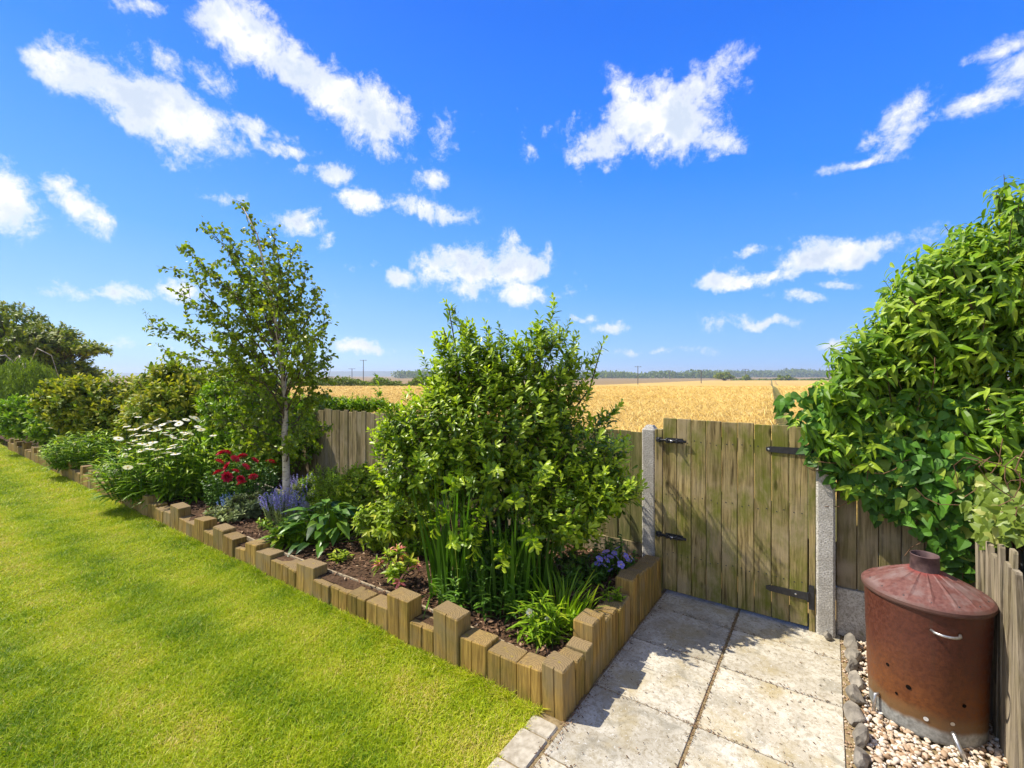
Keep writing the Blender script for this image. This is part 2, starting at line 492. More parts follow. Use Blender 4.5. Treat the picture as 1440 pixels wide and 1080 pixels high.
def concrete_mat():
    m = Mat('concrete'); P = m.coord('Object')
    n = m.noise(P, 9, 6, .65); f = m.noise(P, 120, 4, .7); v = m.voro(P, 95)
    c = m.mix(m.rng(n, .3, .7), (.38, .35, .30), (.60, .57, .51))
    c = m.mix(m.rng(f, .35, .6), (.26, .24, .20), c)
    c = m.mix(m.rng(m.noise(P, 30, 4, .6), .62, .75), c, (.16, .16, .09))
    m.bump(m.math('ADD', f, m.math('MULTIPLY', v, .8)), .003, .45)
    return m.done(c, .92, .2)


def slab_mat():
    m = Mat('patio_stone'); P = m.pos(); r = m.attr('rnd')
    wv = m.N('ShaderNodeCombineXYZ'); m.K(m.math('MULTIPLY', r, 17), wv.inputs[0]); m.K(m.math('MULTIPLY', r, 31), wv.inputs[1])
    va = m.N('ShaderNodeVectorMath'); va.operation = 'ADD'; m.K(P, va.inputs[0]); m.K(wv.outputs[0], va.inputs[1]); Q = va.outputs[0]
    n = m.noise(Q, 4.5, 6, .62, .4); f = m.noise(Q, 42, 6, .7, .8); sp = m.noise(Q, 85, 3, .6, 1.2)
    c = m.mix(m.rng(n, .3, .7), (.40, .355, .27), (.60, .555, .455))
    c = m.mix(m.rng(f, .36, .56), m.mix(.6, c, (.25, .20, .12)), c)
    c = m.mix(m.math('MULTIPLY', m.rng(m.noise(Q, 3.0, 5, .6), .48, .68), .75), c, (.36, .285, .14))
    c = m.mix(m.math('MULTIPLY', m.rng(m.noise(Q, 6.5, 5, .6, 1.0), .50, .70), .6), c, (.22, .20, .15))
    c = m.mix(m.rng(sp, .62, .70), c, (.16, .12, .06))
    c = m.mix(m.rng(m.noise(Q, 60, 3, .5, 2.0), .64, .70), c, (.62, .60, .55))
    tn = m.rng(r, 0, 1, .80, 1.06, False); k = m.N('ShaderNodeCombineXYZ')
    for i in range(3): m.K(tn, k.inputs[i])
    c = m.mix(1.0, c, k.outputs[0], 'MULTIPLY')
    m.bump(m.math('ADD', m.math('MULTIPLY', f, .6), m.math('MULTIPLY', n, .6)), .006, .5)
    return m.done(c, .85, .25)


def ground_mat(name, stops, scale=30, bump=.01):
    m = Mat(name); P = m.pos(); n = m.noise(P, scale, 6, .65); b = m.noise(P, scale * .12, 4, .5)
    x = m.math('ADD', m.math('MULTIPLY', n, .65), m.math('MULTIPLY', b, .35))
    m.bump(n, bump, .8)
    return m.done(m.ramp(x, stops), .95, .1)


M_CONC = concrete_mat()
M_SLAB = slab_mat()
M_JOINT = ground_mat('joint_sand', [(.3, (.12, .085, .04)), (.5, (.25, .185, .095)), (.7, (.36, .28, .16))], 60, .004)
M_SOIL = ground_mat('garden_soil', [(.35, (.03, .018, .010)), (.5, (.08, .046, .025)), (.68, (.15, .09, .05))], 45, .02)
M_LAWN = ground_mat('lawn_earth', [(.35, (.09, .12, .008)), (.55, (.18, .20, .015)), (.7, (.26, .22, .03))], 30, .01)
M_FIELD = ground_mat('field_earth', [(.3, (.20, .13, .05)), (.7, (.32, .22, .09))], 4, .02)
M_BLACK = simple_mat('black_iron', (.012, .012, .013), (.03, .03, .032), 60, .42, .5, .002)
M_STEEL = simple_mat('worn_steel', (.45, .44, .43), (.7, .69, .67), 60, .35, .5, .001, .9)
M_ROCK = simple_mat('dark_stone', (.13, .115, .095), (.34, .30, .24), 14, .85, .3, .012)
M_ROCKP = simple_mat('pale_stone', (.22, .19, .14), (.42, .37, .28), 14, .85, .3, .012)
M_SETT = simple_mat('sett_stone', (.33, .28, .20), (.56, .50, .39), 26, .9, .2, .006)
M_BARK = simple_mat('shrub_bark', (.05, .035, .02), (.13, .095, .055), 40, .9, .2, .004)
M_PLAST = simple_mat('grey_plastic', (.035, .04, .045), (.06, .065, .07), 10, .5, .4, .001)


def birch_mat():
    m = Mat('birch_bark'); P = m.coord('Object')
    n = m.noise(m.mapping(P, (14, 14, 60)), 1, 4, .6); b = m.noise(P, 9, 4, .6)
    c = m.mix(m.rng(b, .35, .65), (.42, .31, .21), (.74, .62, .48))
    c = m.mix(m.rng(n, .60, .68), c, (.08, .055, .04))
    m.bump(n, .004, .5)
    return m.done(c, .8, .25)


M_BIRCH = birch_mat()


def rust_mat():
    m = Mat('rusted_bin'); P = m.coord('Object'); z = m.sep(P)[2]
    n = m.noise(P, 7, 6, .65); f = m.noise(P, 55, 5, .65); st = m.noise(m.mapping(P, (30, 30, 2.5)), 1, 4, .6)
    red = m.mix(m.rng(f, .3, .7), (.062, .016, .009), (.105, .029, .014))
    org = m.mix(m.rng(f, .3, .7), (.10, .029, .006), (.17, .054, .010))
    t = m.math('ADD', z, m.math('MULTIPLY', m.math('SUBTRACT', n, .5), .35))
    c = m.mix(m.rng(t, .12, .46), org, red)
    c = m.mix(m.math('MULTIPLY', m.rng(st, .55, .75), .45), c, (.06, .028, .016))
    zn = m.math('ADD', z, m.math('MULTIPLY', m.math('SUBTRACT', m.noise(m.mapping(P, (6, 6, 2)), 1, 4, .6), .5), .07))
    galv = m.mix(m.rng(f, .3, .7), (.20, .20, .185), (.38, .38, .35))
    g = m.rng(zn, .085, .058)
    c = m.mix(m.rng(zn, .16, .10, 0, .6), c, (.16, .10, .04))
    c = m.mix(g, c, galv)
    m.bump(m.math('ADD', f, n), .002, .4)
    return m.done(c, m.rng(f, .3, .7, .42, .7), .4, m.math('MULTIPLY', g, .3))


def lid_mat():
    m = Mat('rusted_lid'); P = m.coord('Object'); s_ = m.sep(P)
    r = m.math('SQRT', m.math('ADD', m.math('MULTIPLY', s_[0], s_[0]), m.math('MULTIPLY', s_[1], s_[1])))
    n = m.noise(P, 9, 6, .65); f = m.noise(P, 60, 5, .65)
    c = m.mix(m.rng(f, .3, .7), (.105, .036, .027), (.17, .070, .055))
    c = m.mix(m.rng(n, .48, .66), c, (.185, .115, .10))
    c = m.mix(m.rng(m.math('ADD', r, m.math('MULTIPLY', n, .06)), .12, .08), c, (.20, .038, .03))
    c = m.mix(m.rng(m.math('ADD', r, m.math('MULTIPLY', n, .05)), .245, .268), c, (.10, .05, .038))
    m.bump(f, .0015, .5)
    return m.done(c, m.rng(f, .3, .7, .5, .75), .35)


def neck_mat():
    m = Mat('sooty_neck'); P = m.coord('Object'); n = m.noise(P, 20, 6, .65)
    return m.done(m.mix(m.rng(n, .35, .65), (.055, .03, .03), (.12, .07, .065)), .6, .3)


def pebble_mat():
    m = Mat('pebbles'); r = m.attr('rnd')
    c = m.ramp(r, [(0, (.22, .12, .06)), (.25, (.36, .23, .13)), (.5, (.50, .38, .27)), (.78, (.62, .53, .42)), (1, (.74, .68, .59))])
    n = m.noise(m.pos(), 140, 4, .6); c = m.mix(m.rng(n, .3, .55), m.mix(.4, c, (.3, .22, .14)), c)
    return m.done(c, .7, .35)


def chip_mat():
    m = Mat('bark_chips'); r = m.attr('rnd')
    return m.done(m.ramp(r, [(0, (.04, .02, .011)), (.45, (.14, .075, .04)), (.8, (.30, .18, .10)), (1, (.52, .38, .25))]), .9, .15)


def grass_mat():
    m = Mat('lawn_blades'); r = m.attr('rnd')
    c = m.ramp(r, [(0, (.07, .17, .003)), (.3, (.24, .35, .004)), (.6, (.43, .51, .010)), (.85, (.54, .55, .03)), (1, (.66, .52, .17))])
    m.done(c, .5, .25)
    tr = m.N('ShaderNodeBsdfTranslucent'); m.K(m.mix(1., c, (1.3, 1.3, .6), 'MULTIPLY'), tr.inputs[0])
    mx = m.N('ShaderNodeMixShader'); mx.inputs[0].default_value = .3
    m.K(m.bs.outputs[0], mx.inputs[1]); m.K(tr.outputs[0], mx.inputs[2]); m.K(mx.outputs[0], m.out.inputs[0])
    return m.m


def track_mask(m):
    x = m.sep(m.pos())
    d = m.math('ADD', m.math('MULTIPLY', x[0], FX), m.math('MULTIPLY', x[1], FY))
    l = m.math('ADD', m.math('MULTIPLY', x[0], RX), m.math('MULTIPLY', x[1], RY))
    off = m.math('SUBTRACT', l, m.math('MULTIPLY_ADD', d, TRK_K, TRK_C))
    a = m.rng(m.math('ABSOLUTE', off), .28, .20)
    b = m.rng(m.math('ABSOLUTE', m.math('SUBTRACT', off, 1.9)), .28, .20)
    return a, b


TRK_K = .569
TRK_C = 8.5 - .569 * 14.3


def wheat_mat(name, canopy):
    m = Mat(name)
    if canopy:
        P = m.pos(); n = m.noise(P, 1.1, 5, .6); f = m.noise(m.mapping(P, (1, 1, 3)), 9, 5, .7); r = m.math('ADD', m.math('MULTIPLY', f, .6), m.math('MULTIPLY', n, .4))
        c = m.ramp(r, [(.3, (.44, .26, .05)), (.5, (.60, .39, .09)), (.7, (.70, .48, .13))])
        bg = m.noise(m.mapping(P, (.03, .12, 1)), 1, 4, .5)
        c = m.mix(m.rng(bg, .42, .6, 0, .4), c, (.42, .25, .055))
        a, b = track_mask(m)
        c = m.mix(m.math('MULTIPLY', a, .85), c, (.10, .115, .025)); c = m.mix(m.math('MULTIPLY', b, .6), c, (.28, .20, .06))
        m.bump(f, .12, .9)
    else:
        r = m.attr('rnd')
        c = m.ramp(r, [(0, (.50, .31, .065)), (.4, (.64, .42, .10)), (.8, (.76, .54, .16)), (1, (.84, .66, .27))])
    return m.done(c, .7, .2)


def soft_mat(name, lo, hi, scale):
    m = Mat(name); P = m.pos(); n = m.noise(P, scale, 6, .7)
    return m.done(m.mix(m.rng(n, .3, .7), lo, hi), .95, .1)


M_GRASS = grass_mat(); M_PEB = pebble_mat(); M_CHIP = chip_mat()
M_WCAN = wheat_mat('wheat_canopy', True); M_WHEAT = wheat_mat('wheat_ears', False)
M_WOODLAND = soft_mat('woodland', (.02, .045, .02), (.05, .09, .03), .12)
M_HILL = soft_mat('hill_land', (.05, .08, .04), (.14, .14, .06), .01)

# ------------------------------------------------------------------ large structure
POST_Y = 1.87        # lawn side face of the timber edging
BED_X = -1.0         # patio side face of the timber edging
GATE_Y = 3.40
FENCE_Y = 3.47
SOIL_Z = .13


def fall(d):
    """the field dips gently away from the garden"""
    x = np.clip((d - 18) / 140, 0, 1); x = x * x * (3 - 2 * x)
    return -2.1 * x


def grid(name, mat, xs, ys, zf, kindname='structure', smooth=True):
    X, Y = np.meshgrid(xs, ys, indexing='ij'); Z = zf(X, Y)
    v = np.stack([X, Y, Z], -1).reshape(-1, 3); nx, ny = X.shape
    i = np.arange(nx - 1)[:, None] * ny + np.arange(ny - 1)[None]
    Q = np.stack([i, i + ny, i + ny + 1, i + 1], -1).reshape(-1, 4)
    b = MB(); b.add(v, Q)
    return kind(b.build(name, mat, smooth=smooth), kindname)


def spread(*parts):
    return np.concatenate([np.linspace(a, b, n, endpoint=False) for a, b, n in parts])


# the ground: one sheet reaching the horizon
gx = spread((-3700, -600, 10), (-600, -60, 18), (-60, 60, 60), (60, 600, 18), (600, 3701, 10))
gy = spread((-3700, -300, 8), (-300, -5, 12), (-5, 60, 60), (60, 600, 40), (600, 3701, 14))
def ground_z(X, Y):
    d, l = dl(X, Y)
    return np.where(Y > 3.6, fall(d), 0) - .06
grid('ground', M_FIELD, gx, gy, ground_z)
lawn_x = spread((-40, -14, 14), (-14, -1.14, 60)); lawn_x = np.append(lawn_x, -1.14)
grid('lawn', M_LAWN, lawn_x, np.linspace(-6, POST_Y + .06, 40), lambda X, Y: .008 * wob(X, Y, 3, 1.3) - .012)
bx = np.linspace(-18, BED_X - .05, 150); by = np.linspace(POST_Y + .04, FENCE_Y + .08, 40)
grid('garden_bed', M_SOIL, bx, by, lambda X, Y: SOIL_Z + .02 * wob(X, Y, 5, 3) + .05 * np.clip((X + 2.2) / 1.2, 0, 1) * np.clip((Y - 2.2) / 1.0, 0, 1) * 1.6)
def soil_z(x, y): return SOIL_Z + .08 * min(max((x + 2.2) / 1.2, 0), 1) * min(max((y - 2.2), 0), 1)

# patio: bedding and slabs
b = MB(); b.box(-1.13, .125, -1.2, GATE_Y + .12, -.05, -.006, .002); kind(b.build('patio_bed', M_JOINT), 'structure')
b = MB()
rows = [3.46, 3.15, 2.71, 2.185, 1.66, 1.13, .6, .07, -.46, -1.0]
r_ = np.random.default_rng(2)
for i in range(len(rows) - 1):
    for x0, x1 in ((-.995, -.503), (-.495, .062)):
        g = .0035
        b.box(x0 + g, x1 - g, rows[i + 1] + g, rows[i] - g, -.04, r_.uniform(-.001, .002), .003, rnd=r_.random(), tilt=r_.uniform(-.004, .004))
kind(b.build('patio', M_SLAB), 'structure')
# gravel bed base
b = MB(); b.box(.125, .66, 1.2, GATE_Y + .04, -.05, -.004, .002); kind(b.build('gravel_bed', M_JOINT), 'structure')

# far land: hills on the skyline
def ridge(name, px0, px1, d, hts, mat, depth, zb=-3):
    n = 90; px = np.linspace(px0, px1, n)
    h = np.interp(px, *zip(*hts)) + .22 * d / 640 * 2.0 * wob(px / 14, px * 0, 11, 1.0)
    P = np.array([at(p, d) for p in px]); Pb = np.array([at(p, d + depth) for p in px]); Pf = np.array([at(p, d - depth * .6) for p in px])
    v = np.vstack([np.column_stack([Pf, np.full(n, zb)]), np.column_stack([P, h]), np.column_stack([Pb, np.full(n, zb)])])
    Q = [(r * n + i, r * n + i + 1, (r + 1) * n + i + 1, (r + 1) * n + i) for r in range(2) for i in range(n - 1)]
    b = MB(); b.add(v, Q); return kind(b.build(name, mat, smooth=True), 'structure')
ridge('hills', -900, 2300, 2600, [(-900, 30), (300, 16), (520, 28), (700, 14), (900, 14), (1000, 22), (1090, 34), (1160, 30), (1300, 20), (2300, 26)], M_HILL, 700, -3)

# wheat field: canopy sheet and standing ears
def canopy_z(X, Y):
    d, l = dl(X, Y)
    off = l - (TRK_K * d + TRK_C)
    tr = np.maximum(np.clip((.32 - np.abs(off)) / .12, 0, 1), np.clip((.32 - np.abs(off - 1.9)) / .12, 0, 1))
    z = fall(d) + .66 + .03 * wob(X, Y, 9, .8) + .02 * wob(X, Y, 10, 5)
    return z - .3 * tr
wx = spread((-60, -20, 40), (-20, 20, 160), (20, 120, 80), (120, 330, 60)); wy = spread((3.95, 30, 150), (30, 90, 100), (90, 360, 90))
o = grid('wheat_field', M_WCAN, wx, wy, canopy_z)
# the field ends at its far hedges: drop what lies beyond
import bmesh
bm = bmesh.new(); bm.from_mesh(o.data)
dele = []
for f in bm.faces:
    c = f.calc_center_median(); d, l = dl(c.x, c.y); t = l / max(d, 1)
    lim = 52 if t < -.10 else 285
    if d > lim or d < 2.5: dele.append(f)
bmesh.ops.delete(bm, geom=dele, context='FACES'); bm.to_mesh(o.data); bm.free()

n = 330000
rw = np.random.default_rng(21)
d = 6.3 * (52 / 6.3) ** rw.random(n); t = rw.uniform(-.62, .95, n)
keep = rw.random(n) < np.clip(d / 30, .22, 1)
d = d[keep]; t = t[keep]; l = d * t
X = FX * d + RX * l; Y = FY * d + RY * l
off = l - (TRK_K * d + TRK_C)
ok = (Y > 4.05) & (np.abs(off) > .27) & (np.abs(off - 1.9) > .27)
X, Y, d = X[ok], Y[ok], d[ok]; n = len(X)
Z = fall(d) + .03 * wob(X, Y, 9, .8) + .63 + rw.normal(0, .03, n)
az = rw.normal(2.4, 1.1, n); D = nrm(np.column_stack([.25 * np.cos(az), .25 * np.sin(az), np.ones(n)]))
Bv = np.column_stack([np.cos(az) * .9, np.sin(az) * .9, -rw.uniform(.3, 1.15, n)])
th = rw.uniform(0, 6.28, n); Sd = np.column_stack([np.cos(th), np.sin(th), np.zeros(n)])
b = MB()
b.ribbons(np.column_stack([X, Y, Z]), D, Sd, rw.uniform(.13, .24, n), np.clip(.005 + d * .0006, .008, .03) * rw.uniform(.7, 1.3, n), Bv, 4, .8,
          rnd=np.clip(rw.normal(.5, .25, n) + .15 * wob(X, Y, 4, .5), 0, 1))
kind(tag(b.build('wheat', M_WHEAT), 'ripe golden wheat standing in the field beyond the fence', 'wheat'), 'stuff')

# ------------------------------------------------------------------ lawn grass
rg = np.random.default_rng(5)
def lawn_pts(n, x0, x1, y0, y1): return np.column_stack([rg.uniform(x0, x1, n), rg.uniform(y0, y1, n)])
parts = [(lawn_pts(230000, -4.2, -1.13, .1, POST_Y), 1.0), (lawn_pts(90000, -8, -4.2, .45, POST_Y), 1.35), (lawn_pts(45000, -16, -8, .8, POST_Y), 2.2),
         (lawn_pts(9000, -5, -1.13, POST_Y - .05, POST_Y + .01), 1.25), (lawn_pts(5000, -14, -5, POST_Y - .06, POST_Y + .01), 2.0), (lawn_pts(1800, -1.17, -1.13, .3, POST_Y), 1.3), (lawn_pts(16000, -30, -16, -1, 3), 4.0), (lawn_pts(95000, -8, -1.13, -1.6, .1), 1.5), (lawn_pts(22000, -16, -8, -1.6, .8), 2.4), (lawn_pts(12000, -8, -4.2, .1, .45), 1.4)]
def r_edge(x): return np.clip(.55 + .6 * wob(x, x * 0, 18, 5.0), 0, 1.3)
b = MB()
for P, k in parts:
    x, y = P[:, 0], P[:, 1]; n = len(x)
    patch = wob(x * .55, y * 1.5, 31, 1.6, 4); stripe = np.sin(y * 2 * math.pi / .74 + .35 * np.sin(x * .8) + 1.1)
    edge = np.clip((y - POST_Y + .14) / .14, 0, 1) * (.5 + .5 * wob(x, y * 0, 8, 4)) + np.clip((x + 1.34) / .2, 0, 1) * .6
    r = .52 + .15 * patch + .16 * stripe + .17 * wob(x, y, 32, 13, 3) + rg.normal(0, .19, n) + .35 * edge * rg.random(n)
    straw = rg.random(n) < .035 + .25 * edge; r = np.where(straw, rg.uniform(.8, 1, n), r)
    th = rg.uniform(0, 6.28, n); lean = rg.uniform(.15, .9, n); az = rg.uniform(0, 6.28, n)
    D = nrm(np.column_stack([lean * np.cos(az), lean * np.sin(az), np.ones(n)]))
    bend = rg.uniform(.1, .7, n); Bv = np.column_stack([np.cos(az) * bend, np.sin(az) * bend, -bend * .6])
    Sd = np.column_stack([np.cos(th), np.sin(th), np.zeros(n)])
    L = rg.uniform(.018, .042, n) * (1 + .38 * wob(x, y, 33, 9, 3)) * (1 + .9 * np.clip((y - POST_Y + .06) / .06, 0, 1) * r_edge(x)) * (1 + .12 * (k - 1))
    b.ribbons(np.column_stack([x, y, np.full(n, -.014)]), D, Sd, L, .0032 * k ** .9 * rg.uniform(.7, 1.4, n), Bv, 3, 1.0, rnd=np.clip(r, 0, 1))
kind(tag(b.build('lawn_grass', M_GRASS), 'short mown yellow green grass covering the lawn', 'grass'), 'stuff')

# ------------------------------------------------------------------ timber edging posts
def post_mesh(name, w, dpt, h, seed):
    r = np.random.default_rng(seed); b = MB()
    c = .006; mdx = r.uniform(-.012, .012); gv = .004
    poly = [(-w / 2 + c, 0), (mdx - gv, 0), (mdx, gv * 1.6), (mdx + gv, 0), (w / 2 - c, 0), (w / 2, c), (w / 2, dpt * .45), (w / 2 - gv, dpt * .5), (w / 2, dpt * .55),
            (w / 2, dpt - c), (w / 2 - c, dpt), (-w / 2 + c, dpt), (-w / 2, dpt - c), (-w / 2, c)]
    b.prism(poly, -.12, h, r.uniform(.003, .010), rnd=r.random(), tilt=r.uniform(-.09, .09))
    return b

def xe(px):
    t = (px - 720) / 640
    return POST_Y * (-.5707 + .8211 * t) / (.8211 + .5707 * t)
front = [(762, .228), (727, .178), (684, .168), (645, .185), (609, .272), (575, .142), (544, .25), (513, .15), (488, .147), (463, .14), (440, .135), (416, .205), (397, .143), (380, .139),
         (360, .165), (344, .195), (328, .115), (313, .17), (299, .205), (286, .13), (273, .215), (261, .142), (250, .138), (239, .24), (228, .155), (218, .14), (208, .165), (200, .23)]
edges = [BED_X] + [xe(p) for p, h in front]; hs = [h for p, h in front]
talls = [xe(p) for p in (173, 151, 125, 112, 96, 80, 70, 53, 44, 30, 20, 12, 4)]
rp = np.random.default_rng(12)
x = edges[-1]
while x > -14.6:
    x2 = x - rp.uniform(.125, .15)
    hgt = .24 + rp.uniform(-.015, .03) if any(x2 - .02 <= t_ + .07 <= x + .02 for t_ in talls) else rp.uniform(.13, .17)
    edges.append(x2); hs.append(hgt); x = x2
for i in range(len(hs)):
    w = edges[i] - edges[i + 1] - .005; cx = (edges[i] + edges[i + 1]) / 2; h = hs[i]
    o = post_mesh('timber_post', w, .118, h, 100 + i).build('timber_post', M_POST)
    o.location = (cx, POST_Y + rp.uniform(-.004, .006), 0); o.rotation_euler = (rp.uniform(-.022, .022), rp.uniform(-.018, .018), rp.uniform(-.04, .04))
    size = 'tall' if h > .19 else 'short'
    lab = 'square timber post at the front corner between lawn and patio' if i == 0 else f'{size} square timber post, {ordinal(i + 1)} from the front corner along the lawn edge'
    tag(o, lab, 'post', 'timber edging posts along the flower bed')
side = [(1.993, 2.085, .205), (2.09, 2.175, .215), (2.18, 2.27, .30), (2.275, 2.35, .295), (2.355, 2.44, .25), (2.445, 2.53, .245), (2.535, 2.63, .235), (2.635, 2.73, .24),
        (2.735, 2.82, .325), (2.825, 2.905, .32), (2.91, 3.0, .30), (3.005, 3.09, .295), (3.095, 3.18, .28), (3.185, 3.27, .275), (3.275, 3.36, .27)]
for i, (y0, y1, h) in enumerate(side):
    o = post_mesh('timber_post', y1 - y0 - .003, .118, h, 300 + i).build('timber_post', M_POST)
    o.location = (BED_X + rp.uniform(-.004, .004), (y0 + y1) / 2, 0); o.rotation_euler = (rp.uniform(-.02, .02), rp.uniform(-.02, .02), math.pi / 2 + rp.uniform(-.02, .02))
    tag(o, f'{"tall" if h > .26 else "short"} square timber post, {ordinal(i + 1)} behind the corner post along the patio', 'post', 'timber edging posts along the flower bed')
# pale edging strip behind the posts
b = MB(); xs = np.linspace(-4.3, -1.3, 40)
for i in range(39):
    a, c = xs[i], xs[i + 1]; f = lambda q: POST_Y + .135 + .02 * math.sin(q * 2.1)
    v = [(a, f(a), .08), (c, f(c), .08), (c, f(c), .152), (a, f(a), .152), (a, f(a) + .014, .08), (c, f(c) + .014, .08), (c, f(c) + .014, .152), (a, f(a) + .014, .152)]
    b.add(v, [(0, 1, 2, 3), (3, 2, 6, 7), (5, 4, 7, 6)])
tag(b.build('edging_strip', M_STRIP), 'thin pale wooden edging strip lying behind the timber posts', 'edging')

# setts between lawn and patio
for y0, y1, pos_ in ((1.735, 1.825, 'nearest the corner post'), (1.545, 1.728, 'second from the corner post'), (1.36, 1.537, 'third from the corner post'), (1.17, 1.352, 'fourth from the corner post'), (.98, 1.163, 'fifth from the corner post')):
    b = MB(); b.box(-1.145, -1.008, y0, y1, -.045, .004 + r_.uniform(-.002, .002), .008, rnd=r_.random())
    tag(b.build('paving_sett', M_SETT, origin=(-1.07, (y0 + y1) / 2, 0)), f'buff stone paving sett between grass and patio, {pos_}', 'paving sett', 'setts edging the lawn')

# ------------------------------------------------------------------ gate, posts, fences
g = thing('garden_gate', 'weathered mossy vertical board gate with black iron hinges and bolts', 'gate', (-.55, GATE_Y, 0))
b = MB(); rb = np.random.default_rng(41)
xs = np.linspace(-1.005, -.105, 10)
for i in range(9):
    b.box(xs[i] + .002, xs[i + 1] - .002, GATE_Y, GATE_Y + .022, .022 + rb.uniform(0, .006), 1.283 + rb.uniform(-.004, .004) - .001 * i, .003, rnd=rb.random())
b.build('board_panel', M_GATE, g, origin=(-.55, GATE_Y, 0))
for z in (.25, .68, 1.08):
    b = MB(); b.box(-.99, -.12, GATE_Y + .0235, GATE_Y + .055, z, z + .09, .003, rnd=rb.random()); b.build('ledge', M_GATE, g, origin=(-.55, GATE_Y, 0))
def hinge(x0, x1, z, plate):
    b = MB(); y = GATE_Y - .0065
    h0, h1 = .018, .024
    n = 12; xx = np.linspace(x0, x1, n)
    hh = np.interp(xx, [x0, x1], [h0, h1]); hh[0] = .010
    v = []
    for a, h in zip(xx, hh): v += [(a, y, z - h), (a, y, z + h), (a, y + .006, z + h), (a, y + .006, z - h)]
    Q = []
    for i in range(n - 1):
        for j in range(4): Q.append((4 * i + j, 4 * i + (j + 1) % 4, 4 * i + 4 + (j + 1) % 4, 4 * i + 4 + j))
    Q.append((0, 1, 2, 3)); b.add(v, Q)
    if plate: b.box(x1 + .004, x1 + .034, y - .001, y + .006, z - .075, z + .075, .004)
    b.tube([(x1 + .002, y - .004, z - .028), (x1 + .002, y - .004, z + .028)], .0085, 10)
    o = b.build('strap_hinge', M_BLACK, g, origin=((x0 + x1) / 2, y, z))
    return o
def screws(parent, spots):
    for x, z in spots:
        b = MB(); th = np.arange(10) / 10 * 6.283; y = GATE_Y - .008
        v = [(x + .007 * math.cos(a), y + .002, z + .007 * math.sin(a)) for a in th] + [(x, y - .003, z)]
        b.add(v, None, [(i, (i + 1) % 10, 10) for i in range(10)])
        o = b.build('screw', M_STEEL, None, True, origin=(x, y, z)); o.parent = parent
        o.location = Vector((x, y, z)) - parent.location - g.location
hu = hinge(-.335, -.085, 1.12, False); screws(hu, [(-.32, 1.12)])
hl = hinge(-.335, -.105, .215, True); screws(hl, [(-.17, .215)])
def bolt(z):
    b = MB(); y = GATE_Y
    b.box(-.985, -.86, y - .006, y - .001, z - .018, z + .018, .003)
    b.box(-1.052, -1.012, y - .006, y - .001, z - .018, z + .018, .003)
    for x in (-.97, -.90): b.box(x - .008, x + .008, y - .026, y - .005, z - .016, z + .016, .004)
    b.box(-1.04, -1.022, y - .026, y - .005, z - .016, z + .016, .004)
    o = b.build('bolt_plate', M_BLACK, g, origin=(-.95, y, z))
    r = MB(); r.tube([(-1.05, y - .016, z), (-.835, y - .016, z)], .0085, 10); r.tube([(-.935, y - .016, z), (-.935, y - .045, z - .01)], .006, 8)
    q = r.build('sliding_bar', M_BLACK, None, True, origin=(-.95, y, z)); q.parent = o; q.location = (0, 0, 0)
    s2 = MB(); s2.tube([(-.945, y - .027, z), (-.925, y - .027, z)], .006, 8)
    q = s2.build('worn_ring', M_STEEL, None, True, origin=(-.95, y, z)); q.parent = o; q.location = (0, 0, 0)
bolt(1.125); bolt(.425)

nail = None
for i in range(9):
    for z in (.295, .725, 1.125):
        for fx in (.28, .72):
            if nail is None:
                b = MB(); th = np.arange(8) / 8 * 6.283; b.add([(.0042 * math.cos(q), 0, .0042 * math.sin(q)) for q in th] + [(0, -.0018, 0)], None, [(k, (k + 1) % 8, 8) for k in range(8)])
                nail = b.build('nail', M_BLACK, None, True); o = nail
            else: o = copy_obj(nail)
            o.parent = g; o.location = (xs[i] + (xs[i + 1] - xs[i]) * fx + rb.uniform(-.006, .006) + .55, -.0008, z + rb.uniform(-.012, .012))

def jamb(x0, x1, h, lab):
    b = MB(); b.box(x0, x1, GATE_Y + .004, GATE_Y + .05, 0, h, .003, rnd=rb.random())
    tag(b.build('gate_jamb', M_GATE, origin=((x0 + x1) / 2, GATE_Y, 0)), lab, 'gate jamb')
jamb(-1.064, -1.011, 1.20, 'narrow timber jamb between the gate and the post beside the bed')
jamb(-.100, -.066, 1.24, 'narrow timber jamb between the gate and the post by the ivy')
def cpost(x0, x1, y, h, lab):
    t = MB(); t.box(x0, x1, y, y + .1, -.1, h - .015, .012, rnd=.4)
    cx, cy = (x0 + x1) / 2, y + .05
    t.prism([(x0 + .012, y + .012), (x1 - .012, y + .012), (x1 - .012, y + .088), (x0 + .012, y + .088)], h - .016, h + .006, .02, rnd=.2)
    tag(t.build('concrete_post', M_CONC, origin=(cx, cy, 0)), lab, 'post', 'concrete gate posts')
cpost(-1.168, -1.067, FENCE_Y - .06, 1.215, 'pale concrete gate post rising behind the raised flower bed')
cpost(-.063, .036, GATE_Y - .01, 1.22, 'pale concrete gate post standing by the ivy and rusty bin')

def fence_panel(x0, x1, y, top, mat, lab, gb=.30, bw=.105, gmat=None, seed=1, lap=True, zj=.004):
    r = np.random.default_rng(seed); c = (x0 + x1) / 2
    t = thing('fence_panel', lab, 'fence', (c, y, 0)); b = MB(); n = max(1, round((x1 - x0) / bw)); e = np.linspace(x0, x1, n + 1)
    for i in range(n):
        yo = r.uniform(-.003, .003) + (.006 if i % 2 and lap else 0)
        b.box(e[i] + .002, e[i + 1] - .002, y + yo, y + yo + .016, gb + .004, top + r.normal(0, zj), .003, rnd=r.random())
    b.build('boards', mat, t, origin=(c, y, 0))
    b = MB(); b.box(x0, x1, y - .012, y + .03, 0, gb, .006, rnd=.5); b.build('gravel_board', gmat or mat, t, origin=(c, y, 0))
    for z in (.45, top - .15):
        b = MB(); b.box(x0, x1, y + .026, y + .065, z, z + .07, .004, rnd=.3); b.build('rail', mat, t, origin=(c, y, 0))
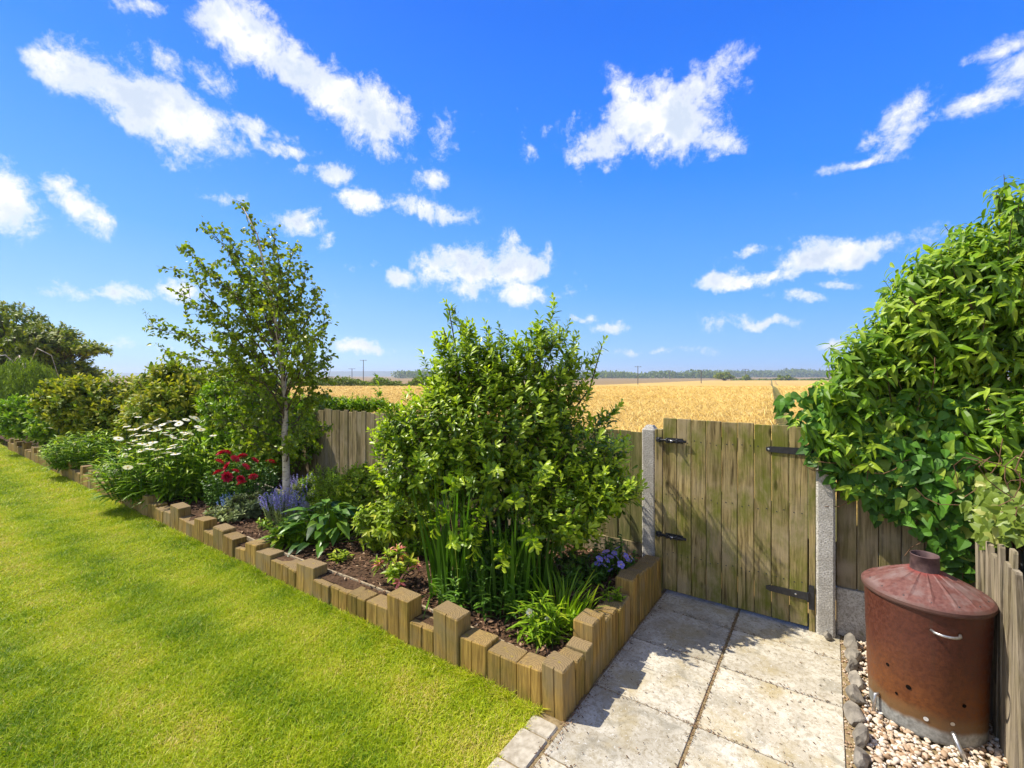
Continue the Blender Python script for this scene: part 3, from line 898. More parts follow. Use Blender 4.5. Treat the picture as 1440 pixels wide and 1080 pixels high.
fence_panel(-3.6, -1.172, FENCE_Y, 1.165, M_FENCE, 'dark mossy board fence panel behind the glossy shrub beside the gate', gmat=M_FENCE2, seed=2)
fence_panel(-7.2, -3.605, FENCE_Y, 1.16, M_FENCE2, 'grey brown vertical board fence panel seen between birch and shrub', gb=.2, seed=3, zj=.008, bw=.085)
fence_panel(.04, .66, FENCE_Y, 1.25, M_FENCE2, 'brown board fence panel behind the bin, ivy hanging over it', gb=.29, gmat=M_CONC, seed=4)

# picket fence on the right
pf = thing('picket_fence', 'old grey picket fence of uneven pales beside the bin', 'fence', (.62, 2.7, 0))
b = MB(); rp2 = np.random.default_rng(15); y = 1.75
while y < 3.40:
    w = rp2.uniform(.024, .055); h = .84 + rp2.uniform(-.07, .05) - .05 * max(0, (y - 2.9))
    tx = rp2.uniform(-.025, .02); ty = rp2.uniform(-.05, .05); th_ = rp2.uniform(.012, .022)
    x0 = .613 + rp2.uniform(-.014, .01)
    v = []
    for z, s_ in ((-.02, 1), (h * .5, 1), (h - .01, 1), (h, .8)):
        ox = x0 + tx * z; oy = y + ty * z; ww = w * .5 * s_
        v += [(ox, oy - ww, z), (ox + th_, oy - ww, z), (ox + th_, oy + ww, z), (ox, oy + ww, z)]
    Q = [(4 * k + j, 4 * k + (j + 1) % 4, 4 * k + 4 + (j + 1) % 4, 4 * k + 4 + j) for k in range(3) for j in range(4)] + [(15, 14, 13, 12)]
    b.add(v, Q, None, rnd=rp2.random()); y += w + rp2.uniform(.004, .024)
b.build('pales', M_PALE, pf, origin=(.62, 2.7, 0))
for z in (.18, .6):
    b = MB(); b.box(.645, .685, 1.75, 3.42, z, z + .06, .004); b.build('rail', M_PALE, pf, origin=(.62, 2.7, 0))

# grey plastic tub behind the picket fence
b = MB(); b.prism([(.76, 2.72), (1.2, 2.72), (1.2, 3.2), (.76, 3.2)], 0, .82, .01); b.prism([(.735, 2.69), (1.225, 2.69), (1.225, 3.225), (.735, 3.225)], .822, .875, .012)
tag(b.build('storage_tub', M_PLAST, origin=(.95, 2.96, 0)), 'dark grey plastic tub behind the picket fence under leaves', 'tub')

# ------------------------------------------------------------------ incinerator bin
BC = (.372, 2.865)
bn = thing('garden_incinerator', 'rust red metal incinerator bin with conical lid standing on gravel', 'incinerator', (BC[0], BC[1], 0))
O = (BC[0], BC[1], 0)
HB = .60
def dented(v):
    q = np.asarray(v) - O; a = np.arctan2(q[:, 1], q[:, 0]); rr = np.hypot(q[:, 0], q[:, 1])
    k = 1 + (.011 * wob(a * 3, q[:, 2] * 14, 77, 1.0, 3)) * np.clip((.58 - q[:, 2]) / .1, 0, 1)
    return np.column_stack([O[0] + np.cos(a) * rr * k, O[1] + np.sin(a) * rr * k, np.asarray(v)[:, 2]])
b = MB(); b.lathe([(.198, .012), (.203, .010), (.207, .016), (.208, .03), *[(.208 + .018 * t_, .03 + .55 * t_) for t_ in np.linspace(.05, .97, 24)], (.226, HB - .012), (.228, HB)], O, 96); b.v = [dented(b.v[0])]
b.build('body', rust_mat(), bn, True, origin=O)
b = MB(); seg = 96; th = np.arange(seg) / seg * 2 * math.pi
prof = [(.229, HB - .022), (.234, HB - .024), (.238, HB - .016), (.237, HB - .004), (.226, HB + .006), (.18, HB + .028), (.12, HB + .058), (.075, HB + .080), (.052, HB + .090)]
v = []
for k, (r0, z) in enumerate(prof):
    for j in range(seg):
        a = j % 6; rib = .0045 if (a == 0 and 4 < k < 8) else 0
        v.append((O[0] + r0 * math.cos(th[j]), O[1] + r0 * math.sin(th[j]), z + rib))
Q = [(i * seg + j, i * seg + (j + 1) % seg, (i + 1) * seg + (j + 1) % seg, (i + 1) * seg + j) for i in range(len(prof) - 1) for j in range(seg)]
b.add(v, Q); lid = b.build('lid', lid_mat(), bn, False, origin=O)
b = MB(); b.lathe([(.056, HB + .084), (.0535, HB + .094), (.052, HB + .155), (.054, HB + .157), (.052, HB + .160), (.049, HB + .157), (.048, HB + .08)], O, 40)
nk = b.build('chimney', neck_mat(), None, True, origin=O); nk.parent = lid; nk.location = (0, 0, 0)
def on_body(az, z, out=0.0):
    r = np.interp(z, [.03, .2, .4, .6], [.208, .213, .219, .228]) + out
    return (O[0] + r * math.cos(az), O[1] + r * math.sin(az), z)
rv = None
for i in range(14):
    a = i / 14 * 2 * math.pi + .2
    if rv is None:
        b = MB(); b.lathe([(.005, 0), (.0045, .002), (.0025, .0038), (.0003, .0042)], (0, 0, 0), 10); rv = b.build('rivet', M_BLACK, None, True); o = rv
    else: o = copy_obj(rv)
    o.parent = lid; o.location = (.207 * math.cos(a), .207 * math.sin(a), HB + .0125)
toc = math.atan2(-BC[1], -BC[0])                 # bearing of the camera side
b = MB(); hp = []
for q in np.linspace(0, 1, 11):
    a = toc + .30 + .42 * (q - .5) * 1.0; out = .004 + .036 * math.sin(math.pi * min(max(q, 0), 1)) ** .5
    hp.append(on_body(a, .505, out))
b.tube(hp, .0055, 8); b.build('handle', M_STEEL, bn, True, origin=O)
M_HOLE = simple_mat('hole_dark', (.006, .004, .003), (.012, .008, .006), 30, .9, .05)
def disc(az, z, r, mat, nm):
    b = MB(); c = np.array(on_body(az, z, .0018)); nr = np.array((math.cos(az), math.sin(az), 0)); u = np.array((-math.sin(az), math.cos(az), 0))
    v = [c] + [c + r * (math.cos(q) * u + math.sin(q) * np.array((0, 0, 1.))) + nr * .0 for q in np.arange(14) / 14 * 6.283]
    b.add(v, None, [(0, 1 + i, 1 + (i + 1) % 14) for i in range(14)]); b.build(nm, mat, bn, origin=O)
for dz_, z, r in ((-.62, .27, .008), (-.25, .215, .010), (-.46, .16, .006), (.62, .20, .008)): disc(toc + dz_, z, r, M_HOLE, 'air_hole')
disc(toc + .02, .105, .009, simple_mat('pale_metal', (.5, .48, .44), (.7, .68, .64), 40, .5, .4), 'rivet_patch')
disc(toc + .43, .115, .008, M_STEEL, 'rivet')
b = MB(); p0 = np.array(on_body(toc + .44, .075, .004)); b.tube([p0, p0 + (.0, -.012, .004), p0 + (.012, -.035, -.03), p0 + (.03, -.055, -.072)], [.010, .010, .009, .009], 8)
b.build('leg', M_STEEL, bn, True, origin=O)
b = MB(); p0 = np.array(on_body(toc - .85, .10, .004)); b.tube([p0, p0 + (-.012, -.006, 0), p0 + (-.02, -.01, -.09)], .008, 8); b.build('leg', M_STEEL, bn, True, origin=O)

# ------------------------------------------------------------------ stones and gravel
def stone(name, loc, sz, mat, lab, cat, seed, rot=0., group=None, sub=2):
    bm = bmesh.new(); bmesh.ops.create_icosphere(bm, subdivisions=sub + 1, radius=1.0); r = np.random.default_rng(seed)
    pl = [(Vector(nrm(r.normal(size=3))), r.uniform(.50, .88)) for _ in range(15)]
    for vtx in bm.verts:
        for nn, dd in pl:
            e = vtx.co.dot(nn) - dd
            if e > 0: vtx.co -= nn * e * .92
        vtx.co *= 1 + .03 * math.sin(vtx.co.x * 9 + seed) * math.sin(vtx.co.y * 8 + vtx.co.z * 7)
        vtx.co = Vector((vtx.co.x * sz[0], vtx.co.y * sz[1], vtx.co.z * sz[2]))
    me = bpy.data.meshes.new(name); bm.to_mesh(me); bm.free(); me.materials.append(mat)
    a = me.attributes.new('rnd', 'FLOAT', 'POINT'); a.data.foreach_set('value', np.full(len(me.vertices), r.random(), np.float32))
    o = bpy.data.objects.new(name, me); COL.objects.link(o); o.location = loc; o.rotation_euler = (r.uniform(-.3, .3), r.uniform(-.3, .3), rot)
    return tag(o, lab, cat, group)
ys = [3.335, 3.20, 3.075, 2.94, 2.80, 2.655, 2.51, 2.36, 2.2, 2.03]
for i, y in enumerate(ys):
    stone('edging_stone', (.112 + .008 * math.sin(i * 2.3), y, .022), (.041 + .008 * math.sin(i * 1.7), .074 + .012 * math.sin(i * 4.1), .050 + .010 * math.cos(i * 3)), M_ROCK,
          f'rough dark grey stone edging the gravel, {ordinal(i + 1)} from the gate post', 'stone', 50 + i, .25 * math.sin(i * 5.1), 'stones between patio and gravel')
stone('pebble', (-.005, 3.36, .025), (.03, .03, .028), M_ROCK, 'small round dark pebble at the foot of the gate post by the ivy', 'pebble', 71)
x, y = at(525, 4.0); stone('bed_rock', (x, y, soil_z(x, y) + .09), (.13, .11, .15), M_ROCKP, 'buff rock standing in the bark mulch beside broad green leaves', 'rock', 80)
x, y = at(428, 4.62); stone('bed_rock', (x, y, soil_z(x, y) + .12), (.09, .08, .09), M_ROCKP, 'rounded pale rock beside the purple lavender', 'rock', 81)
x, y = at(372, 5.3); stone('bed_rock', (x, y, .2), (.26, .2, .2), M_ROCKP, 'large tan rock in shade behind the birch trunk', 'rock', 83)
x, y = -8.15, POST_Y + .16; stone('bed_rock', (x, y, .225), (.13, .1, .07), M_ROCKP, 'smooth pale cobble lying on the short posts by the daisies', 'cobble', 82)

ico = bmesh.new(); bmesh.ops.create_icosphere(ico, subdivisions=2, radius=1.0); ico.verts.ensure_lookup_table()
IV = np.array([v.co[:] for v in ico.verts]); IT = np.array([[v.index for v in f.verts] for f in ico.faces]); ico.free()
def pebbles(b, P, sz, r, rnd):
    n = len(P); k = len(IV)
    sc = sz[:, None] * r.uniform((.75, .6, .4), (1.35, 1.0, .75), (n, 3)); a = r.uniform(0, 6.28, n)
    v = IV[None] * sc[:, None]; v = v * (1 + .12 * np.sin(IV[None] * 3.1 + r.uniform(0, 6, (n, 1, 3))))
    tx = r.uniform(-.6, .6, n); z = v[..., 2] * np.cos(tx)[:, None] + v[..., 0] * np.sin(tx)[:, None]; x0 = v[..., 0] * np.cos(tx)[:, None] - v[..., 2] * np.sin(tx)[:, None]
    x = x0 * np.cos(a)[:, None] - v[..., 1] * np.sin(a)[:, None]; y = x0 * np.sin(a)[:, None] + v[..., 1] * np.cos(a)[:, None]
    v = np.stack([x, y, z], -1) + P[:, None]
    b.add(v.reshape(-1, 3), None, (np.arange(n)[:, None, None] * k + IT[None]).reshape(-1, 3), np.repeat(rnd, k))
rgv = np.random.default_rng(61); n = 5200
P = np.column_stack([rgv.uniform(.135, .66, n), rgv.uniform(1.6, 3.42, n), rgv.uniform(.0, .018, n)])
P = P[~(((P[:, 0] - BC[0]) ** 2 + (P[:, 1] - BC[1]) ** 2) < .19 ** 2)]
P2 = np.column_stack([rgv.uniform(.062, .10, 500), rgv.uniform(1.8, 3.40, 500), rgv.uniform(-.012, .0, 500)])
b = MB(); pebbles(b, P, rgv.uniform(.006, .0135, len(P)), rgv, np.clip(rgv.beta(1.6, 1.1, len(P)), 0, 1)); pebbles(b, P2, rgv.uniform(.003, .007, 500), rgv, rgv.uniform(0, .7, 500))
kind(tag(b.build('gravel', M_PEB, smooth=True), 'white and tan pebble gravel around the rusty bin', 'gravel'), 'stuff')

# bark mulch and dry leaves on the bed
rc = np.random.default_rng(66); n = 16000
P = np.column_stack([-1.12 - rc.random(n) ** 1.4 * 6.5, rc.uniform(POST_Y + .13, FENCE_Y - .05, n), np.zeros(n)])
P[:, 2] = [soil_z(x, y) for x, y in P[:, :2]] ; P[:, 2] += rc.uniform(-.005, .03, n)
az = rc.uniform(0, 6.28, n); D = np.column_stack([np.cos(az), np.sin(az), rc.uniform(-.3, .3, n)]); Nn = np.column_stack([rc.normal(0, .35, n), rc.normal(0, .35, n), np.ones(n)])
b = MB(); b.leaves(P, D, Nn, rc.uniform(.015, .06, n), rc.uniform(.006, .022, n), rc.uniform(-.3, .4, n), .3, 'small', np.clip(rc.beta(1.5, 2, n), 0, 1))
kind(tag(b.build('bark_mulch', M_CHIP), 'brown bark mulch and dry leaves covering the flower bed', 'mulch'), 'stuff')
# litter on the patio: joints and beside the posts
n = 2000; P = np.column_stack([np.concatenate([rc.normal(-.499, .007, 500), rc.normal(-.985, .018, 600), rc.uniform(-.98, .06, 900)]), rc.uniform(1.3, 3.38, n), np.full(n, .005)])
P[-500:, 1] = rc.choice([3.15, 2.71, 2.185, 1.66], 500) + rc.normal(0, .008, 500)
az = rc.uniform(0, 6.28, n); D = np.column_stack([np.cos(az), np.sin(az), np.full(n, .05)]); b = MB()
b.leaves(P, D, np.column_stack([rc.normal(0, .2, n), rc.normal(0, .2, n), np.ones(n)]), rc.uniform(.006, .02, n), rc.uniform(.002, .006, n), .1, .2, 'small', rc.uniform(0, .8, n))
kind(tag(b.build('leaf_litter', M_CHIP), 'crumbs of dry leaf scattered over the patio slabs', 'leaf litter'), 'stuff')


# ------------------------------------------------------------------ plants
F3 = np.array((FX, FY, 0.)); R3 = np.array((RX, RY, 0.)); U3 = np.array((0, 0, 1.))
L_SHRUB = leaf_mat('glossy_leaf', (.028, .066, .009), (.090, .158, .013), (.27, .35, .035), .36, .38, .45)
L_CLIMB = leaf_mat('climber_leaf', (.034, .085, .008), (.088, .17, .012), (.20, .28, .03), .34, .45, .3)
L_IVY = leaf_mat('ivy_leaf', (.018, .06, .014), (.05, .13, .025), (.20, .26, .06), .30, .48, .25)
L_IVYV = leaf_mat('variegated_leaf', (.045, .085, .018), (.115, .165, .05), (.26, .27, .13), .32, .42, .35)
L_BIRCH = leaf_mat('birch_leaf', (.05, .085, .012), (.12, .17, .018), (.25, .27, .035), .38, .42, .3)
L_PHOT = leaf_mat('photinia_leaf', (.035, .065, .016), (.125, .175, .02), (.25, .24, .03), .32, .48, .22)
L_IRIS = leaf_mat('iris_leaf', (.016, .050, .008), (.046, .110, .012), (.15, .17, .04), .32, .42, .35)
L_FRESH = leaf_mat('fresh_leaf', (.05, .115, .008), (.13, .225, .015), (.28, .34, .035), .36, .45, .3)
L_DARK = leaf_mat('dark_leaf', (.018, .055, .012), (.055, .125, .022), (.12, .2, .03), .26, .40, .4)
L_GOLD = leaf_mat('golden_leaf', (.075, .13, .012), (.17, .24, .02), (.34, .36, .05), .36, .45, .3)
L_GREY = leaf_mat('grey_leaf', (.07, .10, .08), (.17, .21, .16), (.26, .30, .24), .2, .6, .2)
L_SAGE = leaf_mat('sage_leaf', (.03, .05, .04), (.08, .11, .085), (.14, .17, .13), .15, .65, .2)
L_TREE = leaf_mat('tree_leaf', (.035, .065, .006), (.11, .15, .012), (.22, .23, .02), .28, .5, .25)
L_WEEP = leaf_mat('weeping_leaf', (.045, .085, .010), (.11, .16, .016), (.18, .22, .03), .3, .5, .25)
P_WHITE = leaf_mat('white_petal', (.80, .76, .62), (.93, .90, .78), None, .3, .6, .2, (1, 1, .85))
P_RED = leaf_mat('red_petal', (.30, .006, .018), (.52, .015, .04), (.60, .05, .11), .15, .6, .2, (1.1, .4, .4))
P_PINK = leaf_mat('pink_petal', (.66, .13, .14), (.80, .30, .24), (.85, .45, .22), .25, .5, .3, (1.2, .8, .7))
P_PURP = leaf_mat('purple_petal', (.24, .20, .62), (.42, .36, .80), (.6, .55, .85), .22, .6, .2, (1, .9, 1.1))
P_BLUE = leaf_mat('blue_petal', (.20, .30, .70), (.40, .52, .85), None, .2, .6, .2, (1, 1, 1))
P_YELL = leaf_mat('yellow_petal', (.75, .50, .04), (.85, .66, .10), None, .2, .6, .2, (1, 1, .5))
P_CREAM = leaf_mat('cream_petal', (.75, .70, .45), (.85, .82, .60), None, .25, .6, .2, (1, 1, .8))


def unit(r, n):
    return nrm(r.normal(size=(n, 3)))


def ellipsoid_tips(r, ells, n, rlo=.55, inside=.80, zmin=.2):
    """shoot tips spread through lumpy ellipsoids (l, d, z, rl, rd, rz); returns points and outward normals"""
    E = np.array(ells, float); wgt = (E[:, 3] * E[:, 5] + E[:, 4] * E[:, 5] + E[:, 3] * E[:, 4]); wgt /= wgt.sum()
    PP = []; NN = []; got = 0
    while got < n:
        m = n * 2; k = r.choice(len(E), m, p=wgt); u = unit(r, m)
        rad = rlo + (1 - rlo) * r.random(m) ** .55; rad *= 1 + r.normal(0, .05, m)
        q = E[k, :3] + u * E[k, 3:] * rad[:, None]
        ok = q[:, 2] > zmin
        for j in range(len(E)):
            rr = np.linalg.norm((q - E[j, :3]) / E[j, 3:], axis=1)
            ok &= (rr > inside * (rlo + .2)) | (k == j)
        nl = nrm(u / E[k, 3:])
        PP.append(q[ok]); NN.append(nl[ok]); got += ok.sum()
    q = np.vstack(PP)[:n]; nl = np.vstack(NN)[:n]
    to = lambda a: a[:, :1] * R3 + a[:, 1:2] * F3 + a[:, 2:] * U3
    return to(q), to(nl)


def whorls(b, r, tips, dirs, per, slen, lL, lW, phi=(75, 34), prof='obov', curl=.2, fold=.3, droop=0., tipfrac=.75, newp=.5, mi=0, rndoff=None, sv=(.7, 1.22)):
    """leafy shoots: leaves spiral round each shoot's end"""
    n = len(tips); D = nrm(dirs)
    up = np.where(np.abs(D[:, 2:]) > .9, np.array((1., 0, 0)), U3); a = nrm(np.cross(D, up)); c = np.cross(D, a)
    so = r.normal(0, .16, n) if rndoff is None else rndoff
    isnew = r.random(n) < newp; L_ = slen * r.uniform(.7, 1.3, n)
    for i in range(per):
        t = (i + .5) / per; ang = i * 2.4 + r.uniform(0, 6.28, 1) + r.normal(0, .3, n)
        ph = np.radians(phi[0] + (phi[1] - phi[0]) * t + r.normal(0, 12, n))
        rad = a * np.cos(ang)[:, None] + c * np.sin(ang)[:, None]
        d = D * np.cos(ph)[:, None] + rad * np.sin(ph)[:, None]; d[:, 2] -= droop * (1.1 - .5 * t); d = nrm(d)
        N = D * np.sin(ph)[:, None] - rad * np.cos(ph)[:, None] + U3 * (.35 + droop)
        P = tips - D * (L_ * (1 - t))[:, None]
        s = (1 - .35 * max(0, t - .6) / .4) * r.uniform(sv[0], sv[1], n)
        b.leaves(P, d, N + unit(r, n) * .25, lL * s, lW * s, curl + r.normal(0, .08, n), fold, prof, np.clip(.5 + so + r.normal(0, .2, n), 0, 1),
                 np.where(isnew & (t > tipfrac), r.uniform(.5, 1, n), 0) + 0., mi)


def twigs(b, r, tips, dirs, base, length, rad, seg=4, sag=.0):
    for p, d in zip(tips, nrm(dirs)):
        q = p - d * length * r.uniform(.7, 1.2); q = q * .8 + base * .2; m = (p + q) / 2 + r.normal(0, .012, 3); m[2] -= sag
        b.tube([q, m, p], [rad, rad * .8, rad * .4], seg, r.random(), cap=False)


def limbs(b, r, base, ends, r0, r1, wobble=.05, seg=6, rise=.3):
    for e in ends:
        t = np.linspace(0, 1, 7)[:, None]; mid = base * (1 - rise) + e * rise; mid[2] = base[2] + (e[2] - base[2]) * (rise + .25)
        p = (1 - t) ** 2 * base + 2 * t * (1 - t) * mid + t ** 2 * e; p[1:-1] += r.normal(0, wobble, (5, 3))
        b.tube(p, np.linspace(r0, r1, 7) * r.uniform(.8, 1.2), seg, r.random(), cap=False)


def ldz(l, d, z):
    return F3 * d + R3 * l + U3 * z


def leafy(name, label, cat, base, ells, n, per, slen, lL, lW, mat, seed, up=.5, group=None, nl=10, limb=(.018, .005), tw=.12, rlo=.55, extra=None, foliage='foliage', stems='stems', smat=None, zmin=.2, jit=.35, **kw):
    r = np.random.default_rng(seed); base = np.asarray(base, float)
    t = thing(name, label, cat, base, group)
    P, N = ellipsoid_tips(r, ells, n, rlo, zmin=zmin)
    D = nrm(N + U3 * up + unit(r, n) * jit)
    if extra is not None:
        P = np.vstack([P, extra[0]]); D = np.vstack([D, nrm(extra[1])])
    b = MB(); whorls(b, r, P, D, per, slen, lL, lW, **kw); b.build(foliage, mat, t, origin=base)
    b = MB(); ends = P[r.choice(len(P), min(nl, len(P)), False)]
    limbs(b, r, base - U3 * .05, ends, *limb)
    k = r.choice(len(P), min(len(P), 700), False); twigs(b, r, P[k], D[k], base + U3 * .5, tw, limb[1] * .6)
    b.build(stems, smat or M_BARK, t, origin=base)
    return t


def sprout(pts, r, step=.055, jit=.5):
    """shoot tips strung along a leading stem"""
    pts = np.asarray(pts, float); P = []; D = []
    for a, c in zip(pts[:-1], pts[1:]):
        L = np.linalg.norm(c - a); k = max(2, int(L / step))
        for i in range(k):
            P.append(a + (c - a) * (i + 1) / k); D.append(nrm(c - a) + r.normal(0, jit * (1 - .7 * (i + 1) / k), 3))
    return np.array(P), np.array(D)


# --- the big glossy shrub
SB = (*(FX * 3.30 + RX * -.10, FY * 3.30 + RY * -.10), .14)
ce = [(-.10, 3.35, 1.28, .60, .48, .52), (-.46, 3.3, 1.18, .42, .38, .45), (-.32, 3.3, 1.64, .30, .26, .38), (.27, 3.3, 1.62, .29, .26, .44), (-.02, 3.35, 1.55, .32, .30, .36),
      (.50, 3.25, 1.08, .36, .34, .30), (.62, 3.08, .88, .26, .26, .20), (-.72, 3.25, .98, .30, .30, .30), (-.1, 3.3, .92, .55, .36, .34), (.34, 3.05, .78, .38, .34, .30), (-.84, 3.3, 1.22, .19, .20, .19), (.40, 3.1, .66, .24, .22, .16)]
rs = np.random.default_rng(3)
sp = [sprout([ldz(-.30, 3.3, 1.85), ldz(-.40, 3.3, 2.0), ldz(-.49, 3.3, 2.14)], rs), sprout([ldz(.26, 3.3, 1.85), ldz(.28, 3.3, 2.02), ldz(.30, 3.3, 2.17)], rs),
      sprout([ldz(.12, 3.3, 1.75), ldz(.14, 3.3, 1.97)], rs), sprout([ldz(.40, 3.25, 1.35), ldz(.52, 3.2, 1.6), ldz(.66, 3.2, 1.86)], rs), sprout([ldz(.42, 3.2, 1.5), ldz(.46, 3.2, 1.76)], rs),
      sprout([ldz(-.55, 3.3, 1.5), ldz(-.66, 3.3, 1.78)], rs), sprout([ldz(-.62, 3.3, 1.3), ldz(-.74, 3.3, 1.50)], rs), sprout([ldz(-.85, 3.3, 1.25), ldz(-.93, 3.3, 1.42), ldz(-.98, 3.3, 1.60)], rs),
      sprout([ldz(.55, 3.2, 1.2), ldz(.72, 3.15, 1.36), ldz(.76, 3.15, 1.42)], rs), sprout([ldz(.62, 3.1, .9), ldz(.82, 3.05, .98)], rs), sprout([ldz(-.05, 3.3, 1.8), ldz(-.1, 3.3, 1.98)], rs),
      sprout([ldz(.35, 3.3, 1.75), ldz(.42, 3.3, 2.0)], rs), sprout([ldz(-.5, 3.3, 1.7), ldz(-.55, 3.3, 1.92)], rs), sprout([ldz(.1, 2.9, .9), ldz(.22, 2.75, .98)], rs), sprout([ldz(-.15, 3.3, 1.75), ldz(-.2, 3.3, 2.0)], rs), sprout([ldz(.05, 3.3, 1.7), ldz(.03, 3.3, 1.88)], rs), sprout([ldz(.2, 3.3, 1.85), ldz(.19, 3.3, 2.05)], rs), sprout([ldz(-.62, 3.3, 1.4), ldz(-.66, 3.3, 1.62)], rs), sprout([ldz(.5, 3.2, 1.3), ldz(.56, 3.2, 1.55)], rs), sprout([ldz(.62, 3.0, .85), ldz(.84, 2.95, .80)], rs), sprout([ldz(-.2, 2.8, .7), ldz(-.24, 2.7, .5)], rs), sprout([ldz(-.28, 2.85, .95), ldz(-.33, 2.68, .98), ldz(-.36, 2.6, .92)], rs), sprout([ldz(.0, 2.85, .85), ldz(.02, 2.65, .84)], rs), sprout([ldz(-.12, 2.85, 1.0), ldz(-.1, 2.66, 1.06)], rs), sprout([ldz(.1, 2.8, .62), ldz(.14, 2.62, .60)], rs), sprout([ldz(-.3, 2.8, .66), ldz(-.36, 2.62, .62)], rs), sprout([ldz(.18, 2.85, 1.0), ldz(.2, 2.7, 1.08)], rs), sprout([ldz(-.05, 2.8, .55), ldz(-.06, 2.62, .48)], rs), sprout([ldz(-.4, 2.95, .75), ldz(-.5, 2.8, .62)], rs)]
leafy('glossy_shrub', 'large glossy green shrub with small upright leaves in the corner bed', 'shrub', SB, ce, 2300, 14, .14, .057, .0235, L_SHRUB, 101, 1.05, nl=22, limb=(.016, .004), tw=.22,
      extra=(np.vstack([p for p, q in sp]), np.vstack([q for p, q in sp])), zmin=.50, rlo=.42, newp=.85, tipfrac=.5, sv=(.6, 1.25))

# --- the climber over the corner
CB = (*(FX * 2.95 + RX * 3.1, FY * 2.95 + RY * 3.1), 0)
cl = [(3.05, 2.72, 1.55, .95, .45, .85), (2.35, 2.75, 1.50, .48, .32, .50), (2.7, 2.68, 1.95, .55, .38, .45), (3.45, 2.75, 2.30, .80, .45, .62), (3.0, 2.72, 2.2, .5, .4, .45), (2.62, 2.7, 2.12, .34, .3, .36), (2.44, 2.7, 1.88, .32, .28, .32), (2.2, 2.72, 1.62, .36, .26, .34), (2.15, 2.72, 1.20, .36, .26, .30), (3.0, 2.45, 1.30, .70, .34, .42), (3.7, 2.5, 1.5, .8, .5, .8)]
sp = [sprout([ldz(2.30, 2.7, 1.9), ldz(2.38, 2.7, 2.12), ldz(2.42, 2.7, 2.30)], rs), sprout([ldz(2.75, 2.7, 2.25), ldz(2.9, 2.7, 2.45)], rs), sprout([ldz(3.1, 2.7, 2.45), ldz(3.14, 2.7, 2.66)], rs),
      sprout([ldz(1.95, 2.7, 1.4), ldz(1.78, 2.7, 1.55)], rs), sprout([ldz(2.0, 2.7, 1.65), ldz(1.92, 2.7, 1.78)], rs), sprout([ldz(1.85, 2.75, 1.25), ldz(1.66, 2.75, 1.36)], rs)]
leafy('climbing_shrub', 'huge leafy climber with long drooping green leaves over the fence corner', 'climber', CB, cl, 3300, 11, .16, .086, .029, L_CLIMB, 111, .35, nl=20, limb=(.02, .006), tw=.25,
      extra=(np.vstack([p for p, q in sp]), np.vstack([q for p, q in sp])), zmin=.95, rlo=.45, phi=(85, 45), prof='leaf', curl=.6, fold=.3, droop=.8, newp=.5, tipfrac=.5, sv=(.4, 1.3), stems='vines')

# --- ivy on the fence below it
ri = np.random.default_rng(131)
def ivy(name, label, base, blobs, n, L, mat, hang=.5, seed=1):
    r = np.random.default_rng(seed); base = np.asarray(base, float); t = thing(name, label, 'ivy', base)
    E = np.array(blobs, float); w = E[:, 3] * E[:, 5]; k = r.choice(len(E), n, p=w / w.sum()); u = unit(r, n)
    P = E[k, :3] + u * E[k, 3:] * (r.random(n) ** .4)[:, None]
    out = nrm(np.column_stack([.1 * np.ones(n) - .35, -1.0 * np.ones(n), .45 * np.ones(n)]) + unit(r, n) * .55)
    D = nrm(np.cross(out, unit(r, n)) * .8 + np.array((-.1, -.25, -hang))); so = .25 * wob(P[:, 0] * 6, P[:, 2] * 6, seed, 1)
    b = MB(); s = r.uniform(.6, 1.25, n)
    b.leaves(P, D, out, L * s, L * .82 * s, r.uniform(.05, .35, n), .25, 'heart', np.clip(.5 + so + r.normal(0, .2, n), 0, 1), (r.random(n) < .10) * r.uniform(.3, 1, n))
    b.build('foliage', mat, t, origin=base)
    b = MB()
    for i in range(18 if n > 100 else 2):
        q = P[r.integers(n)]; p = [q]; h = r.uniform(0, 6.28)
        for j in range(6):
            h += r.normal(0, .6); p.append(p[-1] + np.array((.06 * math.cos(h), r.normal(0, .012), .06 * math.sin(h))))
        b.tube(p, .0022, 4, r.random(), cap=False)
    b.build('stems', simple_mat('ivy_stem', (.10, .05, .025), (.20, .11, .05), 40), t, origin=base)
    return t
ivy('ivy', 'dark green ivy hanging over the gate top and board fence behind the bin', (.3, FENCE_Y - .08, 0),
    [(.04, 3.36, 1.30, .20, .07, .18), (-.01, 3.36, 1.14, .12, .05, .13), (.12, 3.36, 1.18, .25, .08, .27), (.35, 3.35, 1.08, .28, .09, .30), (.52, 3.34, .90, .17, .09, .32), (.30, 3.38, .86, .12, .05, .12), (.2, 3.45, 1.4, .5, .1, .18), (.55, 3.36, .62, .1, .06, .16)], 1500, .062, L_IVY, .55, 132)
ivy('ivy', 'small bright ivy sprig hanging on the board fence left of the chimney', (.10, FENCE_Y - .05, .9), [(.085, 3.40, .93, .06, .03, .055), (.105, 3.40, .88, .05, .03, .04)], 34, .042, L_FRESH, .5, 133)
ivy('variegated_ivy', 'pale variegated ivy trailing over the top of the grey picket fence', (.62, 3.0, .8), [(.66, 3.18, .98, .10, .22, .13), (.68, 2.85, 1.00, .12, .2, .10), (.63, 3.05, .86, .05, .10, .06)], 520, .043, L_IVYV, .5, 134)

